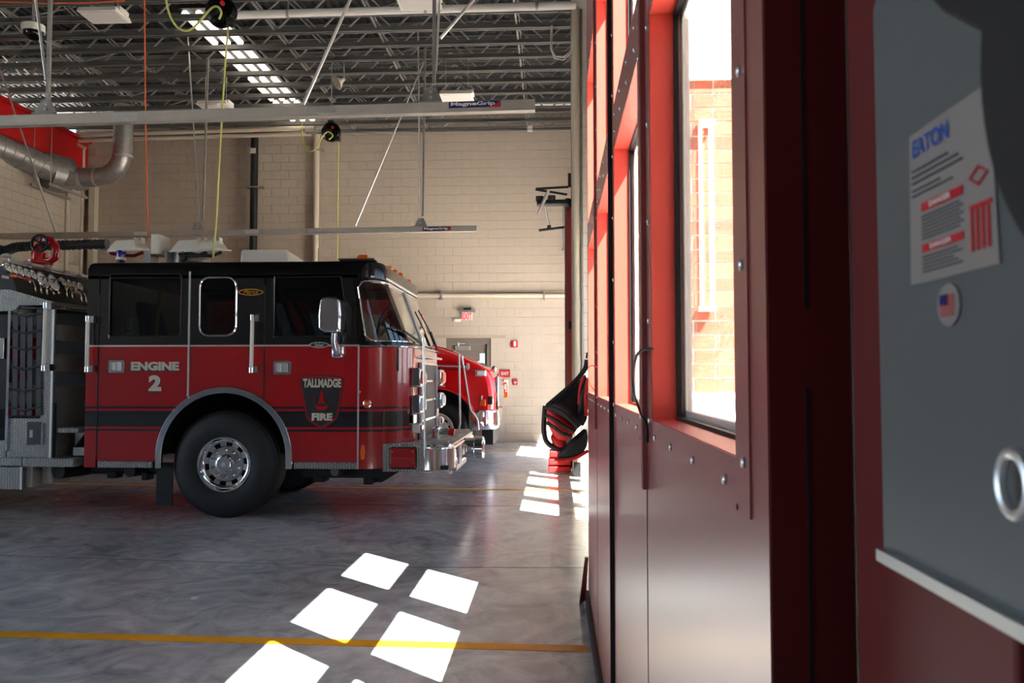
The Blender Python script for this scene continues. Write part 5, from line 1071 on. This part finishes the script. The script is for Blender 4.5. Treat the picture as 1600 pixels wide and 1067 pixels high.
for a, b in ((860, 631), (868, 625), (915, 576)): MB().box(P(a-2.5, b+2.5, by-.04), P(a+2.5, b-2.5, by+.02)).build('buckle', 'matte', BG, bevel=.004)
MB().tube([P(917, 560, by), P(918, 552, by), P(922, 551, by)], .010, 8).build('hang_hook', 'matte', BG); q = P(918, 554, by); MB().box((q.x, by-.012, q.z-.02), (.335, by+.012, q.z+.02)).build('wall_hook', 'steel', BG)
MB().tube(smooth(pp([(912, 588), (906, 606), (904, 632)], by-.09), 4), .01, 6).tube(pp([(919, 590), (915, 620), (916, 650)], by-.1), .014, 6).build('red_binding', 'canvas', BG, label='red binding')
tag(MB().tube([Q(919, 575, XD-.004), Q(923, 571, XD-.012), Q(931, 572, XD-.012), Q(933, 574, XD-.004)], .003, 6).tube([Q(919, 590, XD-.01), Q(923, 602, XD-.015), Q(931, 613, XD-.006)], .003, 6).build('red_wire', 'printred'), 'thin red wire looped on the near door above the hanging bag', 'wire')
# red stand below
ry = 12.7
g0 = FL(876, 735); 
ST = thing('red_stand', (P(876, 700, ry).x, ry, 0), 'red upright stand on a three-layer red base below the hanging bag', 'stand')
for k, (a, b) in enumerate(((856.5, 892), (857, 891.5), (858, 891))):
    x0_, x1_ = P(a, 700, ry).x, P(b, 700, ry).x; MB().box((x0_, ry-.2, .02+k*.115), (x1_, ry+.25, .115+k*.115)).build('base_layer', 'canvas', ST, bevel=.02)
MB().box((P(862.5, 700, ry).x, ry-.05, .36), (P(877, 700, ry).x, ry+.1, 1.0)).build('upright', 'reveal', ST, bevel=.01); MB().box((P(880, 700, ry).x, ry-.24, .20), (P(886, 700, ry).x, ry-.2, .42)).build('buckle', 'matte', ST)
wy = 12.22
WP = thing('wooden_post', (P(901.5, 700, wy).x, wy, 0), 'short orange-brown wooden post beside the red stand', 'post')
x0_, x1_ = P(896.5, 700, wy).x, P(907, 700, wy).x; MB().box((x0_, wy-.06, .22), (x1_, wy+.12, P(900, 700, wy).z+.12)).build('post', 'wood', WP, bevel=.004); MB().box((x0_, wy-.06, 0), (x1_, wy+.12, .22)).build('post_foot', 'under', WP)
MB().box(P(902, 722, wy-.07), P(907, 714, wy-.065)).build('socket_plate', 'paper', WP)
# grey strip behind the red leaf
# dark tool by the base of the near door
tag(MB().prism([(XD-.02, 5.36, 0.0), (XD-.06, 5.34, .0), (XD-.02, 5.36, .30), (XD, 5.36, .30)], (0, .05, 0)).build('door_stop', 'doorred'), 'dark red wedge on the floor at the far foot of the near door', 'door stop')
# ================================================================== SWITCH BOX ON THE RIGHT
XB = .20
ya = Q(1371, 500, XB).y; zb_ = Q(1380, 865, XB).z; zt_ = Q(1362, 16, XB).z
SB = thing('switch_box', (XB, ya-.13, zb_), 'grey electrical safety switch enclosure on the wall at far right', 'switch box')
MB().prism([(XB, ya, zb_), (XB, ya, zt_), (XB, ya-.012, zt_+.012), (XB, ya-.30, zt_+.012), (XB, ya-.30, zb_)], (.080, 0, 0)).build('enclosure', 'grey', SB, bevel=.003)
MB().box((XB-.004, ya-.30, zb_-.004), (XB+.004, ya-.001, zb_+.003)).build('cover_lip', 'steel', SB)
MB().box((XB+.02, ya-.25, zb_-.10), (XB+.06, ya-.16, zb_+.01)).build('conduit_hub', 'grey', SB, bevel=.006)
c4 = [Q(1424, 214, XB), Q(1548, 128, XB), Q(1566, 412, XB), Q(1427, 446, XB)]
lb = plate('warning_label', 'label', [(c4[3].y, c4[3].z), (c4[2].y, c4[2].z), (c4[1].y, c4[1].z), (c4[0].y, c4[0].z)], [], lambda u, v, w_: (XB-.0012+w_, u, v), .001, SB, label='white warning label with blue and red print')
yL, zL = c4[0].y, c4[3].z; WL = c4[0].y-c4[2].y; HL = c4[0].z-c4[3].z
xl_ = XB-.0016
text('brand_lettering', 'EATON', 'blue', (xl_, yL-WL*.06, zL+HL*.83), (0, -1, 0), (0, 0, 1), WL*.46, HL*.12, lb, .018, .0004)
def lrect(u0, v0, u1, v1, m, n): MB().box((xl_-.0003, yL-WL*u1, zL+HL*v0), (xl_+.0002, yL-WL*u0, zL+HL*v1)).build(n, m, lb, smooth=False)
for v, u1 in ((.74, .50), (.70, .62), (.66, .66), (.61, .40), (.575, .55)): lrect(.04, v, u1, v+.012, 'darkgrey', 'print_line')
lrect(.16, .455, .66, .51, 'printred', 'red_bar'); lrect(.16, .19, .66, .24, 'printred', 'red_bar')
text('bar_lettering', 'DANGER', 'paper', (xl_-.0006, yL-WL*.28, zL+HL*.465), (0, -1, 0), (0, 0, 1), WL*.26, HL*.035, lb, .03, .0003)
text('bar_lettering', 'DANGER', 'paper', (xl_-.0006, yL-WL*.28, zL+HL*.20), (0, -1, 0), (0, 0, 1), WL*.26, HL*.03, lb, .03, .0003)
for k in range(7): lrect(.16, .275+k*.024, .62+.04*(k % 2), .283+k*.024, 'darkgrey', 'print_line')
for k in range(5): lrect(.16, .06+k*.024, .64-.05*(k % 3), .068+k*.024, 'darkgrey', 'print_line')
for k in range(4): lrect(.74+k*.055, .10, .765+k*.055, .34, 'printred', 'red_stripe')
lrect(.73, .34, .95, .365, 'printred', 'red_stripe')
MB().tube([(xl_, yL-WL*(.83+.09*math.cos(t)), zL+HL*(.52+.05*math.sin(t))) for t in [PI/2*k for k in range(4)]], .0008, 6, closed=True).build('diamond_mark', 'printred', lb)
c = Q(1485, 476, XB); rx, rz = (Q(1467, 476, XB).y-Q(1502, 476, XB).y)/2, (Q(1485, 443, XB).z-Q(1485, 510, XB).z)/2
st = plate('flag_sticker', 'label', [(c.y+rx*math.cos(2*PI*k/28), c.z+rz*math.sin(2*PI*k/28)) for k in range(28)], [], lambda u, v, w_: (XB-.0012+w_, u, v), .001, SB, label='oval sticker with a striped flag')
def srect(u0, v0, u1, v1, m, n, d=0): MB().box((xl_-.0003-d, c.y-rx*u1, c.z+rz*v0), (xl_+.0002, c.y-rx*u0, c.z+rz*v1)).build(n, m, st, smooth=False)
for k in range(7): srect(-.6, -.52+k*.15, .62, -.45+k*.15, 'printred', 'flag_stripe')
srect(-.6, 0, .05, .5, 'navy', 'flag_canton', .0003)
# black operating handle with round hub, nearer than the cover
hx = XB-.004
e0 = Q(1520, 130, hx-.028); e1 = Q(1601, 408, hx-.028); dy, dz_ = e0.y-e1.y, e0.z-e1.z; R_ = (dy*dy+dz_*dz_)/(2*dy)
MB().lathe([(-.028, 0), (-.028, R_-.006), (-.022, R_), (.003, R_), (.003, 0)], (hx, e0.y-R_, e0.z), (1, 0, 0), 64).build('round_hub', 'matte', SB, label='large black round handle hub')
q = [Q(a_, b_, hx-.02) for a_, b_ in ((1440, -14), (1470, 22), (1528, 52), (1560, 60), (1600, -30))]
MB().prism(q, (.0195, 0, 0)).build('handle_lever', 'matte', SB, bevel=.003)
c = Q(1590, 757, XB-.006); MB().tube([c+Vector((-.001, .011*math.cos(t)*1.0, .013*math.sin(t))) for t in [2*PI*k/24 for k in range(24)]], .0028, 8, closed=True).build('padlock_ring', 'steel', SB, label='steel padlock ring')
# keep script objects tidy
for o in bpy.data.objects:
    if o.name.startswith('fill_lamp'): o['kind'] = 'helper'
